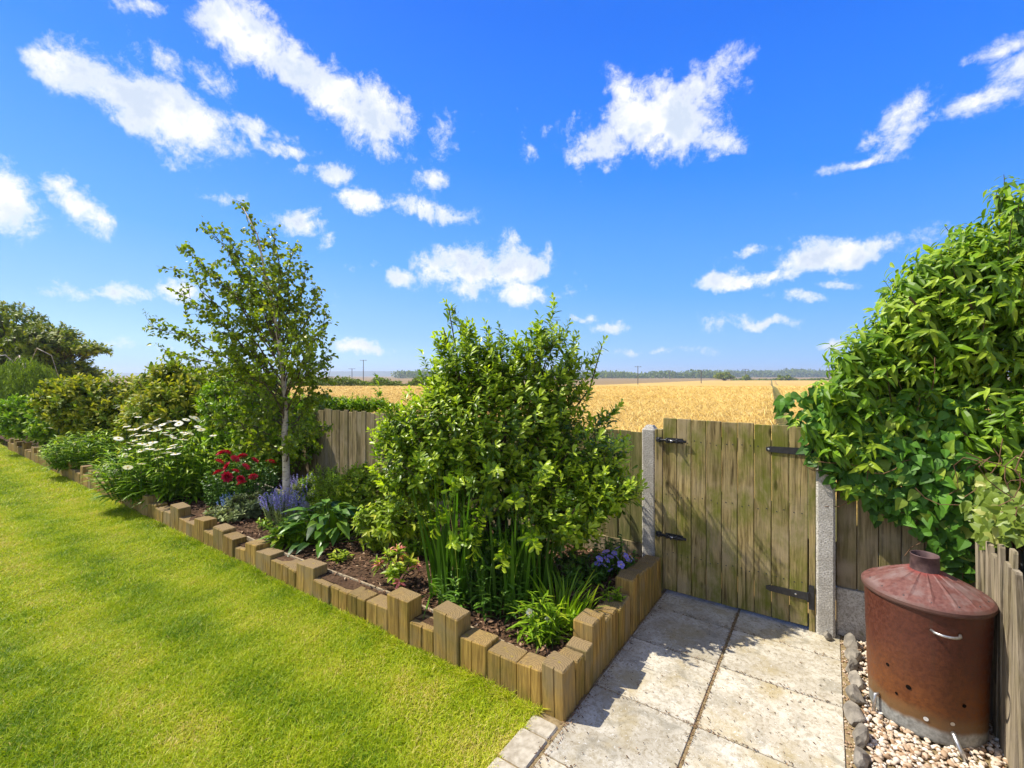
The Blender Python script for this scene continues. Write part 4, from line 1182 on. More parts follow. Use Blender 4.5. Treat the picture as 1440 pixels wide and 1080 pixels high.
# --- silver birch
rb_ = np.random.default_rng(141); BD = 4.72
def bp(px, py, dd=0.): d_ = BD + dd; return ldz((px - 720) / 640 * d_, d_, CAM_H - (py - 528) / 640 * d_)
base = bp(403, 742); base[2] = .12
bt = thing('birch_tree', 'slender young birch with pale trunk leaning left above the flower bed', 'tree', base)
trunk = np.array([base - U3 * .06, bp(403, 700), bp(402, 650), bp(400, 610), bp(402, 570), bp(398, 530), bp(392, 480), bp(384, 430), bp(372, 380), bp(362, 330), bp(342, 292)])
b = MB(); b.tube(trunk, [.045, .038, .034, .030, .026, .022, .018, .014, .010, .006, .003], 10, .5); b.build('trunk', M_BIRCH, bt, True, origin=base)
ends = [(345, 287, 545), (290, 318, 500), (262, 352, 520), (248, 380, 540), (252, 412, 550), (212, 458, 560), (232, 492, 575), (268, 515, 585), (430, 372, 530), (447, 402, 545), (458, 440, 560), (462, 490, 575), (462, 530, 585),
        (410, 350, 500), (386, 325, 480), (318, 335, 490), (320, 400, 530), (300, 450, 560), (425, 430, 540), (400, 400, 500), (360, 360, 480), (440, 570, 600), (345, 575, 600), (318, 545, 590), (300, 590, 615),
        (455, 600, 620), (335, 625, 640), (370, 590, 600), (420, 600, 620), (372, 450, 560), (340, 480, 570), (410, 480, 560), (440, 510, 580), (385, 540, 600), (360, 520, 590), (340, 600, 640), (445, 560, 610), (325, 510, 570), (400, 440, 540), (445, 470, 560), (290, 380, 520), (350, 400, 520), (385, 370, 490), (405, 620, 650), (280, 470, 560)]
b = MB(); LP = []; LD = []
ty = np.array([735, 700, 650, 610, 570, 530, 480, 430, 380, 330, 292]); 
for (ex, ey, sy) in ends:
    dd = rb_.uniform(-.5, .5) * (.6 if ey < 350 else 1)
    s0 = np.array([np.interp(-sy, -ty, trunk[:, i]) for i in range(3)]); e = bp(ex, ey, dd); t = np.linspace(0, 1, 9)[:, None]
    mid = s0 * .45 + e * .55; mid += U3 * .10 * np.linalg.norm(e - s0) * (1 if ey < 540 else .2) + R3 * .05
    p = (1 - t) ** 2 * s0 + 2 * t * (1 - t) * mid + t ** 2 * e; p[2:-1] += rb_.normal(0, .018, (6, 3))
    b.tube(p, np.linspace(.009, .0022, 9), 5, .3, cap=False)
    Lb = np.linalg.norm(e - s0)
    for q in np.linspace(.25, 1, int(11 + Lb * 19)):
        c = np.array([np.interp(q, t[:, 0], p[:, i]) for i in range(3)]); bd = nrm(e - s0)
        tl = rb_.uniform(.06, .30) * (1.25 - .7 * q); td = nrm(bd * .6 + unit(rb_, 1)[0] * .7 - U3 * .15); ce_ = c + td * tl
        b.tube([c, (c + ce_) / 2 + rb_.normal(0, .01, 3), ce_], [.0022, .0017, .001], 3, .3, cap=False)
        for w in np.linspace(.2, 1, max(2, int(tl / .0155))):
            LP.append(c + (ce_ - c) * w + rb_.normal(0, .012, 3)); LD.append(nrm(td * .45 + unit(rb_, 1)[0] * .8 - U3 * .45))
b.build('branches', simple_mat('birch_twig', (.07, .045, .025), (.17, .12, .07), 40), bt, origin=base)
LP = np.array(LP); LD = np.array(LD); n = len(LP); s = rb_.uniform(.7, 1.2, n)
b = MB(); b.leaves(LP, LD, unit(rb_, n) + U3 * .6, .042 * s, .031 * s, rb_.uniform(0, .3, n), .2, 'ovate', np.clip(rb_.normal(.5, .22, n) + .2 * wob(LP[:, 0] * 4, LP[:, 2] * 4, 4, 1), 0, 1), (rb_.random(n) < .10) * rb_.uniform(.3, 1, n))
b.build('crown', L_BIRCH, bt, origin=base)


# --- bushes along the bed
def bush(name, label, cat, px, d_, w, dep, h, n, per, lL, lW, mat, seed, z0=.12, lumps=6, **kw):
    r = np.random.default_rng(seed); l0 = (px - 720) / 640 * d_; e = [(l0, d_, z0 + h * .45, w * .42, dep * .42, h * .46)]
    for i in range(lumps):
        a = r.uniform(0, 6.28); q = r.uniform(.4, .75)
        e.append((l0 + math.cos(a) * w * .34 * q * 1.3, d_ + math.sin(a) * dep * .3, z0 + h * r.uniform(.35, .72), w * .24, dep * .26, h * .27))
    p = at(px, d_)
    kw.setdefault('slen', .1); kw.setdefault('zmin', z0 + .03)
    return leafy(name, label, cat, (p[0], p[1], z0), e, n, per, lL=lL, lW=lW, mat=mat, seed=seed, **kw)
bush('photinia_bush', 'rounded bush with red tipped leaves left of the birch', 'bush', 272, 6.55, 2.1, 1.1, 1.74, 1900, 9, .10, .042, L_PHOT, 151, prof='obov', up=.5, newp=.6, tipfrac=.5, slen=.13)
bush('photinia_bush', 'dark bush with coppery tips standing behind the white daisies', 'bush', 172, 8.1, 2.7, 1.2, 1.62, 1900, 9, .115, .046, L_PHOT, 152, prof='obov', up=.5, newp=.7, tipfrac=.5, slen=.14)
bush('leafy_bush', 'mid green leafy bush behind the red roses and birch trunk', 'bush', 345, 5.95, 1.8, .7, 1.62, 1200, 9, .07, .034, L_FRESH, 153, prof='ovate', up=.3, newp=.4, slen=.12)
bush('leafy_bush', 'light green bush with scattered white flowers at the far left', 'bush', 66, 9.4, 1.9, 1.0, 1.15, 640, 9, .11, .042, L_FRESH, 154, prof='leaf', up=.4, newp=.5, slen=.15)
bush('leafy_bush', 'low green bush at the left edge of the picture behind the posts', 'bush', 8, 11.5, 1.6, 1.0, .85, 320, 9, .11, .045, L_FRESH, 155, prof='leaf', up=.4, newp=.3, slen=.15)
bush('yellow_green_bush', 'yellow green bush with pointed leaves left of the glossy shrub', 'bush', 552, 3.82, .78, .5, .56, 230, 9, .072, .028, L_GOLD, 156, prof='leaf', up=.35, droop=.25, phi=(85, 50), newp=.3, lumps=7, limb=(.008, .003), tw=.1)
bush('fern_like_bush', 'feathery golden green clump behind the broad hosta leaves', 'bush', 482, 4.45, .75, .5, .66, 420, 14, .045, .012, L_GOLD, 157, prof='small', up=.6, newp=.2, limb=(.006, .002), tw=.08, slen=.14)
bush('hedge_plant', 'strip of leafy growth along the fence top right of the birch', 'bush', 486, 6.15, 1.5, .35, .32, 260, 9, .06, .028, L_FRESH, 159, z0=1.05, prof='ovate', up=.5, newp=.5, zmin=1.02, slen=.1)
bush('grey_leaved_herb', 'grey green herb with soft leaves right of the birch trunk', 'plant', 440, 5.0, .75, .4, .42, 150, 9, .05, .018, L_GREY, 160, prof='leaf', up=.7, newp=.2, limb=(.004, .002), tw=.1)
bush('silver_herb', 'low silvery grey plant beside the posts below the blue flowers', 'plant', 325, 4.62, .42, .3, .17, 90, 9, .05, .024, L_GREY, 161, prof='obov', up=.7, newp=.4, limb=(.003, .002), tw=.05, slen=.05, zmin=.14)
bush('grey_sage', 'mound of dark grey crinkled leaves beside the blue flowers', 'plant', 346, 4.72, .42, .3, .27, 150, 9, .05, .03, L_SAGE, 165, prof='ovate', up=.7, newp=.2, limb=(.003, .002), tw=.05, slen=.06, zmin=.14)
bush('low_herb', 'low dark groundcover around the foot of the birch', 'plant', 395, 4.95, .9, .35, .22, 170, 8, .045, .022, L_DARK, 162, prof='ovate', up=.7, newp=.2, limb=(.003, .002), tw=.05, slen=.06, zmin=.14)
bush('understory_shrub', 'dark leafy plant in the shade under the glossy shrub', 'plant', 700, 3.15, 1.0, .45, .5, 230, 9, .055, .022, L_DARK, 163, prof='obov', up=.4, newp=.1, limb=(.004, .002), tw=.08, zmin=.16)


bush('leafy_bush', 'olive green bush sloping down to the left end of the hedge', 'bush', 112, 9.6, 2.2, 1.0, 1.15, 800, 9, .095, .038, L_PHOT, 166, prof='obov', up=.5, newp=.6, tipfrac=.5, slen=.14)
bush('golden_shrub', 'bright yellow green low shrub between the catmint and the glossy shrub', 'bush', 520, 4.35, .75, .45, .66, 330, 10, .055, .024, L_GOLD, 167, prof='obov', up=.6, newp=.6, limb=(.006, .002), tw=.1)
bush('leafy_bush', 'fresh green bush in front of the fence right of the birch trunk', 'bush', 465, 5.0, .8, .4, .42, 240, 9, .06, .026, L_FRESH, 168, prof='ovate', up=.5, newp=.4, limb=(.006, .002), tw=.1)
bush('low_herb', 'low green groundcover between the hosta and the pink tipped shrub', 'plant', 580, 3.75, .5, .3, .17, 120, 8, .05, .022, L_FRESH, 169, prof='ovate', up=.7, newp=.3, limb=(.003, .002), tw=.05, slen=.05, zmin=.15)
bush('low_herb', 'dark leafy groundcover under the right side of the glossy shrub', 'plant', 800, 3.15, .5, .35, .25, 120, 8, .05, .022, L_DARK, 176, prof='ovate', up=.7, newp=.3, limb=(.003, .002), tw=.05, slen=.06, zmin=.2)

# --- strap leaved clumps
def straps(name, label, cat, px, d_, n, h, w, rad, spread_, arch, mat, seed, k=7, z0=None, group=None, erect=.0):
    r = np.random.default_rng(seed); p = at(px, d_); z = soil_z(*p) if z0 is None else z0; base = np.array((p[0], p[1], z)); t = thing(name, label, cat, base, group)
    a = r.uniform(0, 6.28, n); q = rad * np.sqrt(r.random(n)); P = base + np.column_stack([q * np.cos(a), q * np.sin(a), np.full(n, -.02)])
    a2 = a + r.normal(0, .7, n); sp_ = spread_ * r.uniform(.2, 1.2, n); D = nrm(np.column_stack([sp_ * np.cos(a2), sp_ * np.sin(a2), np.ones(n)]))
    ar = arch * r.uniform(.2, 1.3, n); B = np.column_stack([np.cos(a2) * ar, np.sin(a2) * ar, -ar * .9]); th = a2 + 1.57 + r.normal(0, .7, n); Sd = np.column_stack([np.cos(th), np.sin(th), np.zeros(n)])
    b = MB(); b.ribbons(P, D, Sd, h * r.uniform(.55, 1.08, n), w * r.uniform(.7, 1.2, n), B, k, .95, np.clip(r.normal(.5, .25, n), 0, 1), (r.random(n) < .06) * .9)
    b.build('blades', mat, t, origin=base)
    return t, r, base
straps('iris_clump', 'tall upright sword leaved iris clump left of the corner shrub stems', 'iris', 640, 3.0, 60, 1.0, .027, .16, .13, .12, L_IRIS, 171)
straps('iris_clump', 'tall iris clump in the middle below the glossy shrub', 'iris', 715, 2.92, 48, .78, .026, .15, .15, .14, L_IRIS, 172)
straps('iris_clump', 'shorter iris clump at the right below the glossy shrub', 'iris', 752, 2.95, 40, .66, .030, .12, .12, .08, L_IRIS, 173)
straps('day_lily', 'fresh green arching strap leaves behind the short posts by the patio', 'day lily', 795, 2.72, 75, .36, .018, .12, .35, .28, L_FRESH, 174)
straps('grass_tuft', 'small grassy tuft by the posts between lavender and hosta', 'plant', 392, 4.25, 40, .13, .012, .06, .5, .3, L_FRESH, 175)
straps('fallen_leaf', 'long bent green strap leaf lying over the bark mulch', 'leaf', 610, 3.12, 3, .34, .03, .03, 1.6, .45, L_IRIS, 176)


# --- leafy clump with stalks, helper for flowers
def lance(name, label, cat, px, d_, w, dep, h, nst, per, lL, lW, mat, seed, prof='leaf', curl=.5, up=.55, z0=None):
    r = np.random.default_rng(seed); p = at(px, d_); z = SOIL_Z if z0 is None else z0; base = np.array((p[0], p[1], z)); t = thing(name, label, cat, base)
    l_ = r.uniform(-.5, .5, nst) * w; q = r.uniform(-.5, .5, nst) * dep; ok = (l_ / w * 2) ** 2 + (q / dep * 2) ** 2 < 1; l_, q = l_[ok], q[ok]; m = len(l_)
    hh = h * (1 - .45 * ((l_ / w * 2) ** 2 + (q / dep * 2) ** 2)) * r.uniform(.75, 1.08, m)
    foot = base + R3 * (l_ * .75)[:, None] + F3 * (q * .75)[:, None]; tip = base + R3 * l_[:, None] + F3 * q[:, None] + U3 * hh[:, None]
    b = MB(); st = MB()
    for i in range(m): st.tube([foot[i], (foot[i] + tip[i]) / 2 + r.normal(0, .01, 3), tip[i]], [.004, .003, .002], 4, r.random(), cap=False)
    so = r.normal(0, .15, m)
    for j in range(per):
        tt = (j + 1) / per; P = foot + (tip - foot) * tt; a = j * 2.4 + r.uniform(0, 6.28, m); out = np.column_stack([np.cos(a), np.sin(a), np.zeros(m)])
        D = nrm(out + U3 * (up * (.6 + .8 * tt)) + r.normal(0, .15, (m, 3))); s = r.uniform(.75, 1.2, m) * (1.1 - .35 * tt)
        b.leaves(P, D, U3 - out * .3, lL * s, lW * s, curl * r.uniform(.5, 1.4, m), .3, prof, np.clip(.5 + so + r.normal(0, .2, m), 0, 1), (r.random(m) < .3) * tt * .7)
    b.build('foliage', mat, t, origin=base); st.build('stems', L_DARK, t, origin=base)
    return t, r, base, tip


def daisy_meshes():
    b = MB(); n = 18; a = np.arange(n) / n * 6.283; D = np.column_stack([np.cos(a), np.sin(a), np.full(n, .06)])
    b.leaves(D * .008, D, np.tile(U3, (n, 1)), .036, .0125, .15, .1, 'obov', np.random.default_rng(1).random(n)); pet = b.build('flower', P_WHITE)
    b = MB(); b.lathe([(.011, 0), (.010, .004), (.006, .007), (.0005, .008)], (0, 0, 0), 12); dsc = b.build('disc', P_YELL, None, True)
    dsc.parent = pet; return pet, dsc
def put(proto, parent, loc, rot, scale, used):
    """place the first one itself, then copies of it with its pieces"""
    if not used[0]: o = proto; used[0] = True
    else:
        o = copy_obj(proto)
        for ch in proto.children: copy_obj(ch, o)
    o.parent = parent; o.location = Vector(loc) - parent.location; o.rotation_euler = rot; o.scale = (scale,) * 3
    return o
daisy, _d = daisy_meshes(); du = [False]
def bloom(t, r, pts, stalk, proto, used, tilt, sc, smat=L_DARK, wild=.28):
    st = MB()
    for p in pts:
        q = p.copy(); q[2] -= stalk; q[:2] += r.normal(0, .03, 2); st.tube([q, (p + q) / 2 + r.normal(0, .008, 3), p - U3 * .002], .0025, 4, r.random(), cap=False)
        if len(pts) < 6: st.build('flower_stalk', smat, t, origin=t.location); st = MB()
        put(proto, t, p, (r.normal(tilt[0], wild), r.normal(tilt[1], wild), r.uniform(0, 6.28)), sc * r.uniform(.85, 1.2), used)
    if st.n: st.build('stems', smat, t, origin=t.location)

t, r, base, tip = lance('shasta_daisy', 'big clump of white daisies with lush green leaves above the posts', 'daisies', 238, 5.55, 1.75, .85, .74, 360, 11, .165, .030, L_FRESH, 181)
pts = [ldz((px - 720) / 640 * d_, d_, CAM_H - (py - 528) / 640 * d_) for px, py, d_ in
       ((202, 598, 5.6), (214, 606, 5.5), (228, 597, 5.8), (240, 602, 5.6), (196, 612, 5.5), (221, 590, 5.9), (250, 592, 5.8), (262, 590, 5.8), (270, 587, 5.9), (188, 611, 5.6), (206, 604, 5.9), (232, 608, 5.4), (190, 627, 5.4), (200, 624, 5.3), (215, 622, 5.3),
        (184, 623, 5.5), (178, 630, 5.6), (223, 632, 5.1), (232, 637, 5.1), (240, 636, 5.2), (211, 631, 5.2), (199, 652, 5.0), (247, 638, 5.1), (262, 610, 5.5), (278, 600, 5.6), (258, 618, 5.3), (244, 615, 5.4), (175, 640, 5.5), (283, 604, 5.5), (192, 603, 5.9), (236, 594, 6.0), (208, 596, 5.7))]
pts += [p + r.normal(0, .12, 3) * (1, 1, .4) for p in pts]
bloom(t, r, pts, .32, daisy, du, (.04, -.04), 1.0, wild=.22)
t, r, base, tip = lance('shasta_daisy', 'smaller clump of white daisies further left along the bed', 'daisies', 128, 7.3, 1.5, .8, .58, 300, 10, .15, .028, L_FRESH, 182)
pts = [ldz((px - 720) / 640 * d_, d_, CAM_H - (py - 528) / 640 * d_) for px, py, d_ in ((96, 623, 7.6), (103, 620, 7.6), (110, 616, 7.5), (118, 621, 7.4), (92, 628, 7.6), (122, 616, 7.4), (106, 626, 7.3), (150, 655, 6.7), (143, 660, 6.7), (64, 572, 9.0), (40, 610, 9.2), (72, 602, 8.8), (46, 603, 9.2))]
bloom(t, r, pts, .3, daisy, du, (.05, -.05), 1.3, wild=.2)

def rose_mesh():
    b = MB(); r = np.random.default_rng(9)
    for ring, (m, el, q) in enumerate(((4, 75, .012), (6, 52, .02), (8, 25, .026), (9, 2, .03))):
        a = np.arange(m) / m * 6.283 + ring; e = math.radians(el); out = np.column_stack([np.cos(a), np.sin(a), np.zeros(m)])
        D = out * math.cos(e) + U3 * math.sin(e); b.leaves(out * .003 * ring, D, U3 * math.cos(e) - out * math.sin(e), q + .006, q * .95 + .004, -.5 + .12 * ring, .35, 'ovate', r.random(m), r.random(m) * (ring > 2))
    return b.build('flower', P_RED)
t, r, base, tip = lance('rose_bush', 'dark leaved rose bush with crimson flowers left of the birch trunk', 'rose', 338, 5.12, .85, .5, .62, 130, 9, .062, .036, L_DARK, 191, 'ovate', .2, .35)
rose = rose_mesh(); ru = [False]
pts = [ldz((px - 720) / 640 * d_, d_, CAM_H - (py - 528) / 640 * d_) for px, py, d_ in ((308, 650, 4.95), (320, 656, 4.9), (331, 663, 4.85), (319, 671, 4.8), (307, 665, 4.9), (340, 680, 4.8), (356, 671, 4.85), (345, 657, 4.95), (358, 648, 5.0), (330, 646, 5.0), (312, 638, 5.1), (318, 637, 5.1), (341, 642, 5.05), (380, 650, 5.0), (338, 674, 4.8))]
bloom(t, r, pts, .25, rose, ru, (.5, -.3), 1.25)

# lavender and other small flowers
def spikes(name, label, cat, px, d_, w, dep, h, n, mat, fol, seed):
    r = np.random.default_rng(seed); p = at(px, d_); base = np.array((p[0], p[1], SOIL_Z)); t = thing(name, label, cat, base)
    a = r.uniform(0, 6.28, n); q = np.sqrt(r.random(n)); foot = base + R3 * (q * np.cos(a) * w * .25)[:, None] + F3 * (q * np.sin(a) * dep * .25)[:, None]
    tip = base + R3 * (q * np.cos(a) * w * .5)[:, None] + F3 * (q * np.sin(a) * dep * .5)[:, None] + U3 * (h * r.uniform(.7, 1.1, n) * (1 - .25 * q))[:, None]
    b = MB(); f = MB()
    ax = nrm(tip - foot)
    b.ribbons(foot, ax, nrm(np.cross(ax, unit(r, n))), np.linalg.norm(tip - foot, axis=1), .005, np.zeros((n, 3)), 3, .3, r.random(n))
    for j in range(7):
        P = foot + (tip - foot) * r.uniform(.0, .6, n)[:, None]; D = nrm(ax * .8 + unit(r, n) * .6); b.leaves(P, D, unit(r, n), .045, .006, .2, .2, 'small', r.random(n))
    for j in range(16):
        P = tip - ax * (.11 * j / 16); D = nrm(unit(r, n) + ax * .6); f.leaves(P, D, unit(r, n), .013, .009, .1, .3, 'small', r.random(n), r.random(n) * .5)
    b.build('foliage', fol, t, origin=base); f.build('flower_spikes', mat, t, origin=base)
    return t
spikes('lavender', 'purple lavender clump at the foot of the birch', 'lavender', 396, 4.5, .46, .3, .36, 120, P_PURP, L_GREY, 201)
spikes('catmint', 'hazy mauve flowering clump right of the birch by the fence', 'catmint', 432, 5.0, .62, .3, .40, 90, P_PURP, L_GREY, 202)
spikes('blue_flower', 'small patch of pale blue flowers left of the grey rock', 'flowers', 322, 4.85, .24, .18, .24, 34, P_BLUE, L_DARK, 203)

def five_petal(mat, nm='flower'):
    b = MB(); a = np.arange(5) / 5 * 6.283; D = np.column_stack([np.cos(a), np.sin(a), np.full(5, .25)]); b.leaves(D * .002, D, np.tile(U3, (5, 1)), .021, .021, .2, .1, 'obov', np.random.default_rng(2).random(5)); o = b.build(nm, mat)
    b = MB(); b.lathe([(.004, .002), (.003, .006), (.0003, .007)], (0, 0, 0), 8); e = b.build('flower_eye', P_YELL); e.parent = o; return o
t, r, base, tip = lance('geranium', 'low clump of lilac flowers beside the posts near the gate', 'flowers', 862, 3.22, .34, .3, .26, 60, 7, .04, .026, L_DARK, 211, 'ovate', .2, .3, z0=.2)
fp = five_petal(P_PURP); fu = [False]; pts = []
for px, py in ((843, 786), (852, 776), (858, 783), (868, 771), (877, 776), (884, 788), (873, 794), (863, 795), (850, 795), (858, 802), (840, 793), (880, 782), (868, 785), (875, 800), (846, 780), (864, 778), (888, 784), (853, 787)):
    d_ = 3.08 + r.uniform(-.06, .06); pts.append(ldz((px - 720) / 640 * d_, d_, CAM_H - (py - 528) / 640 * d_))
bloom(t, r, pts, .14, fp, fu, (.55, -.3), 1.0)

# pieris with pink tips
r = np.random.default_rng(221); p = at(556, 3.16); base = np.array((p[0], p[1], .14)); t = thing('pink_tipped_shrub', 'small shrub with pink and yellow green leaf rosettes in the mulch', 'shrub', base)
n = 22; a = r.uniform(0, 6.28, n); q = np.sqrt(r.random(n)); tips = base + np.column_stack([q * np.cos(a) * .17, q * np.sin(a) * .15, .24 - .14 * q ** 2 + r.normal(0, .02, n)]); D = nrm(tips - base + U3 * .1)
pk = r.random(n) < .62
b = MB(); whorls(b, r, tips[~pk], D[~pk], 11, .05, .062, .022, (95, 35), 'leaf', .35, .3, .15, newp=.6, tipfrac=.4); b.build('foliage', L_GOLD, t, origin=base)
b = MB(); whorls(b, r, tips, D, 6, .045, .050, .017, (80, 25), 'leaf', .3, .3, .05, newp=.6, tipfrac=.5); b.build('lower_leaves', L_FRESH, t, origin=base)
b = MB(); whorls(b, r, tips[pk] + U3 * .01, D[pk], 12, .035, .048, .015, (85, 30), 'leaf', .35, .3, .1, newp=.5, tipfrac=.4); b.build('pink_shoots', P_PINK, t, origin=base)
b = MB(); limbs(b, r, base - U3 * .03, tips, .006, .003, .005); b.build('stems', M_BARK, t, origin=base)

# hosta
r = np.random.default_rng(231); p = at(462, 4.02); base = np.array((p[0], p[1], .13)); t = thing('hosta', 'broad leaved hosta clump spilling over the short posts', 'hosta', base)
n = 120; a = r.uniform(0, 6.28, n); el = r.uniform(.15, 1.25, n); q = r.uniform(.1, 1, n); off = R3 * (np.cos(a) * .42 * q)[:, None] + F3 * (np.sin(a) * .25 * q)[:, None]
P = base + off + U3 * (.06 + .24 * (1 - q ** 2) * r.uniform(.6, 1.2, n))[:, None]; out = R3 * np.cos(a)[:, None] + F3 * np.sin(a)[:, None]
D = nrm(out + U3 * r.uniform(-.2, .5, n)[:, None]); b = MB(); s = r.uniform(.6, 1.2, n)
b.leaves(P, D, U3 + out * .2 + unit(r, n) * .2, .17 * s, .085 * s, .35, .3, 'ovate', np.clip(r.normal(.45, .25, n), 0, 1), (r.random(n) < .12) * .6); b.build('foliage', L_DARK, t, origin=base)
b = MB()
for i in range(n): b.tube([base + off[i] * .2, P[i]], .004, 4, .5, cap=False)
b.build('stems', L_FRESH, t, origin=base)
p = at(415, 3.9); lance('hosta', 'bright green broad leaved clump at the posts left of the hosta', 'hosta', 412, 3.98, .38, .24, .20, 40, 5, .12, .05, L_FRESH, 232, 'ovate', .4, .4)
lance('low_herb', 'small yellow green seedling in the mulch behind the posts', 'plant', 478, 3.62, .16, .12, .08, 16, 5, .05, .02, L_GOLD, 233, 'leaf', .3, .5)
lance('low_herb', 'little leafy seedling in front of the lavender', 'plant', 372, 4.35, .2, .12, .10, 18, 5, .05, .022, L_FRESH, 234, 'ovate', .3, .5)

# pale flowering plant at the front corner
t, r, base, tip = lance('hellebore', 'bright pale green plant with small cream flowers at the corner posts', 'plant', 757, 2.52, .24, .20, .25, 30, 9, .095, .013, L_FRESH, 241, 'leaf', .55, .5)
lance('low_herb', 'leafy green seedlings under the pale flowers by the patio posts', 'plant', 790, 2.55, .34, .2, .13, 40, 6, .06, .024, L_FRESH, 242, 'ovate', .3, .5)
fc = five_petal(P_CREAM); cu = [False]; pts = []
for px, py in ((771, 871), (768, 885), (762, 897), (745, 862)):
    d_ = 2.5; pts.append(ldz((px - 720) / 640 * d_, d_, CAM_H - (py - 528) / 640 * d_))
bloom(t, r, pts, .12, fc, cu, (.4, -.2), .9)
lance('low_herb', 'sprig of young leaves between the tall posts along the patio', 'plant', 858, 2.78, .16, .12, .12, 14, 5, .045, .018, L_FRESH, 243, 'leaf', .3, .5, z0=.2)
lance('low_herb', 'green stalks among the iris at the foot of the glossy shrub', 'plant', 690, 2.84, .7, .3, .34, 60, 8, .07, .02, L_DARK, 244, 'leaf', .4, .5)

# --- trees at the end of the garden
def tree(name, label, px, d_, z0, h, w, clumps, per, ls, mat, seed, trunk_r=.2, group=None, low=.25, dep=None, cfac=.15):
    r = np.random.default_rng(seed); p = at(px, d_); base = np.array((p[0], p[1], z0)); t = thing(name, label, 'tree', base, group); dep = dep or w
    u = unit(r, clumps); u[:, 2] = np.abs(u[:, 2]) * 1.0 - .35 * (r.random(clumps) < .35)
    rad = .45 + .55 * r.random(clumps) ** .5
    C = base + R3 * (u[:, 0] * w * .42 * rad)[:, None] + F3 * (u[:, 1] * dep * .42 * rad)[:, None] + U3 * (h * (low + (1 - low) * .42) + u[:, 2] * h * (1 - low) * .5 * rad)[:, None]
    b = MB(); cs = (w + h) * .5 * cfac
    m = clumps * per; k = np.repeat(np.arange(clumps), per); v = unit(r, m) * (r.random(m) ** .4)[:, None] * np.array((1.3, 1.3, .5)) * (cs * r.uniform(.7, 1.3, clumps))[k][:, None]
    P = C[k] + v; out = nrm(v + U3 * .5); so = r.normal(0, .12, clumps)
    b.leaves(P, nrm(np.cross(out, unit(r, m)) + out * .3 - U3 * .2), out + unit(r, m) * .5, ls * r.uniform(.6, 1.3, m), ls * .6 * r.uniform(.6, 1.3, m), .2, .2, 'small' if ls > .5 else 'ovate', np.clip(.5 + so[k] + r.normal(0, .2, m), 0, 1), (r.random(m) < .12) * .8)
    b.build('crown', mat, t, origin=base)
    b = MB(); b.tube([base - U3 * .2, base + U3 * h * low, base + U3 * h * .6], [trunk_r, trunk_r * .8, trunk_r * .3], 8); limbs(b, r, base + U3 * h * low * .7, C[r.choice(clumps, min(14, clumps), False)], trunk_r * .4, trunk_r * .08, .05 * h * .2); b.build('trunk', M_BARK, t, origin=base)
    return t
TD = 19.5
def tl(px, y, rx, ry, dd=0.): d_ = TD + dd; k = d_ / 640; return ((px - 720) * k, d_, CAM_H - (y - 528) * k, rx * k, 1.3, ry * k)
p = at(20, TD)
leafy('broadleaf_tree', 'large bushy tree with lumpy crown at the far left end of the garden', 'tree', (p[0], p[1], 0),
      [tl(5, 455, 48, 36), tl(-45, 450, 50, 40), tl(48, 482, 36, 30, -.6), tl(20, 505, 52, 34, -.8), tl(72, 468, 26, 18, .4), tl(85, 512, 34, 30, .3), tl(118, 489, 24, 13, .5), tl(60, 545, 70, 34), tl(-30, 530, 60, 50), tl(112, 525, 20, 20, .6)],
      2300, 9, .34, .20, .095, L_TREE, 251, .45, nl=16, limb=(.14, .03), tw=.5, rlo=.45, zmin=.3, prof='ovate', newp=.5, tipfrac=.5, foliage='crown', stems='trunk', sv=(.6, 1.3))

# weeping shrub
r = np.random.default_rng(261); p = at(34, 12.5); base = np.array((p[0], p[1], .1)); t = thing('weeping_tree', 'weeping small tree with drooping foliage below the big tree', 'tree', base)
b = MB(); st = MB(); n = 520
a = r.uniform(0, 6.28, n); q = np.sqrt(r.random(n)); top = base + R3 * (np.cos(a) * q * .85)[:, None] + F3 * (np.sin(a) * q * .8)[:, None] + U3 * (1.98 - .75 * q ** 2 + r.normal(0, .06, n))[:, None]
out = R3 * np.cos(a)[:, None] + F3 * np.sin(a)[:, None]
for j in range(26):
    x = j / 25; ln = np.minimum(r.uniform(.6, 1.6, n), top[:, 2] - .25); P = top + out * .25 * math.sin(min(x * 2.2, 1.57)) - U3 * (ln * x)[:, None]
    D = nrm(unit(r, n) * .6 - U3 * .9 + out * .2); b.leaves(P + r.normal(0, .02, (n, 3)), D, out + unit(r, n) * .4, .10, .022, .2, .2, 'small', np.clip(r.normal(.5, .25, n), 0, 1))
b.build('crown', L_WEEP, t, origin=base)
st.tube([base - U3 * .1, base + U3 * 1.0, base + U3 * 1.85], [.07, .06, .03], 8)
for i in range(2):
    aa = r.uniform(0, 6.28); o_ = R3 * math.cos(aa) + F3 * math.sin(aa); st.tube([base + U3 * 1.6, base + U3 * 2.05 + o_ * .35, base + U3 * 1.95 + o_ * .7, base + U3 * 1.5 + o_ * .95], [.02, .015, .012, .006], 5)
aa = 0; st.tube([base + U3 * 1.7 + R3 * .1, base + U3 * 2.25 + R3 * .35, base + U3 * 2.05 + R3 * .75, base + U3 * 1.45 + R3 * .95], [.011, .010, .008, .005], 5)
st.build('trunk', M_BIRCH, t, True, origin=base)

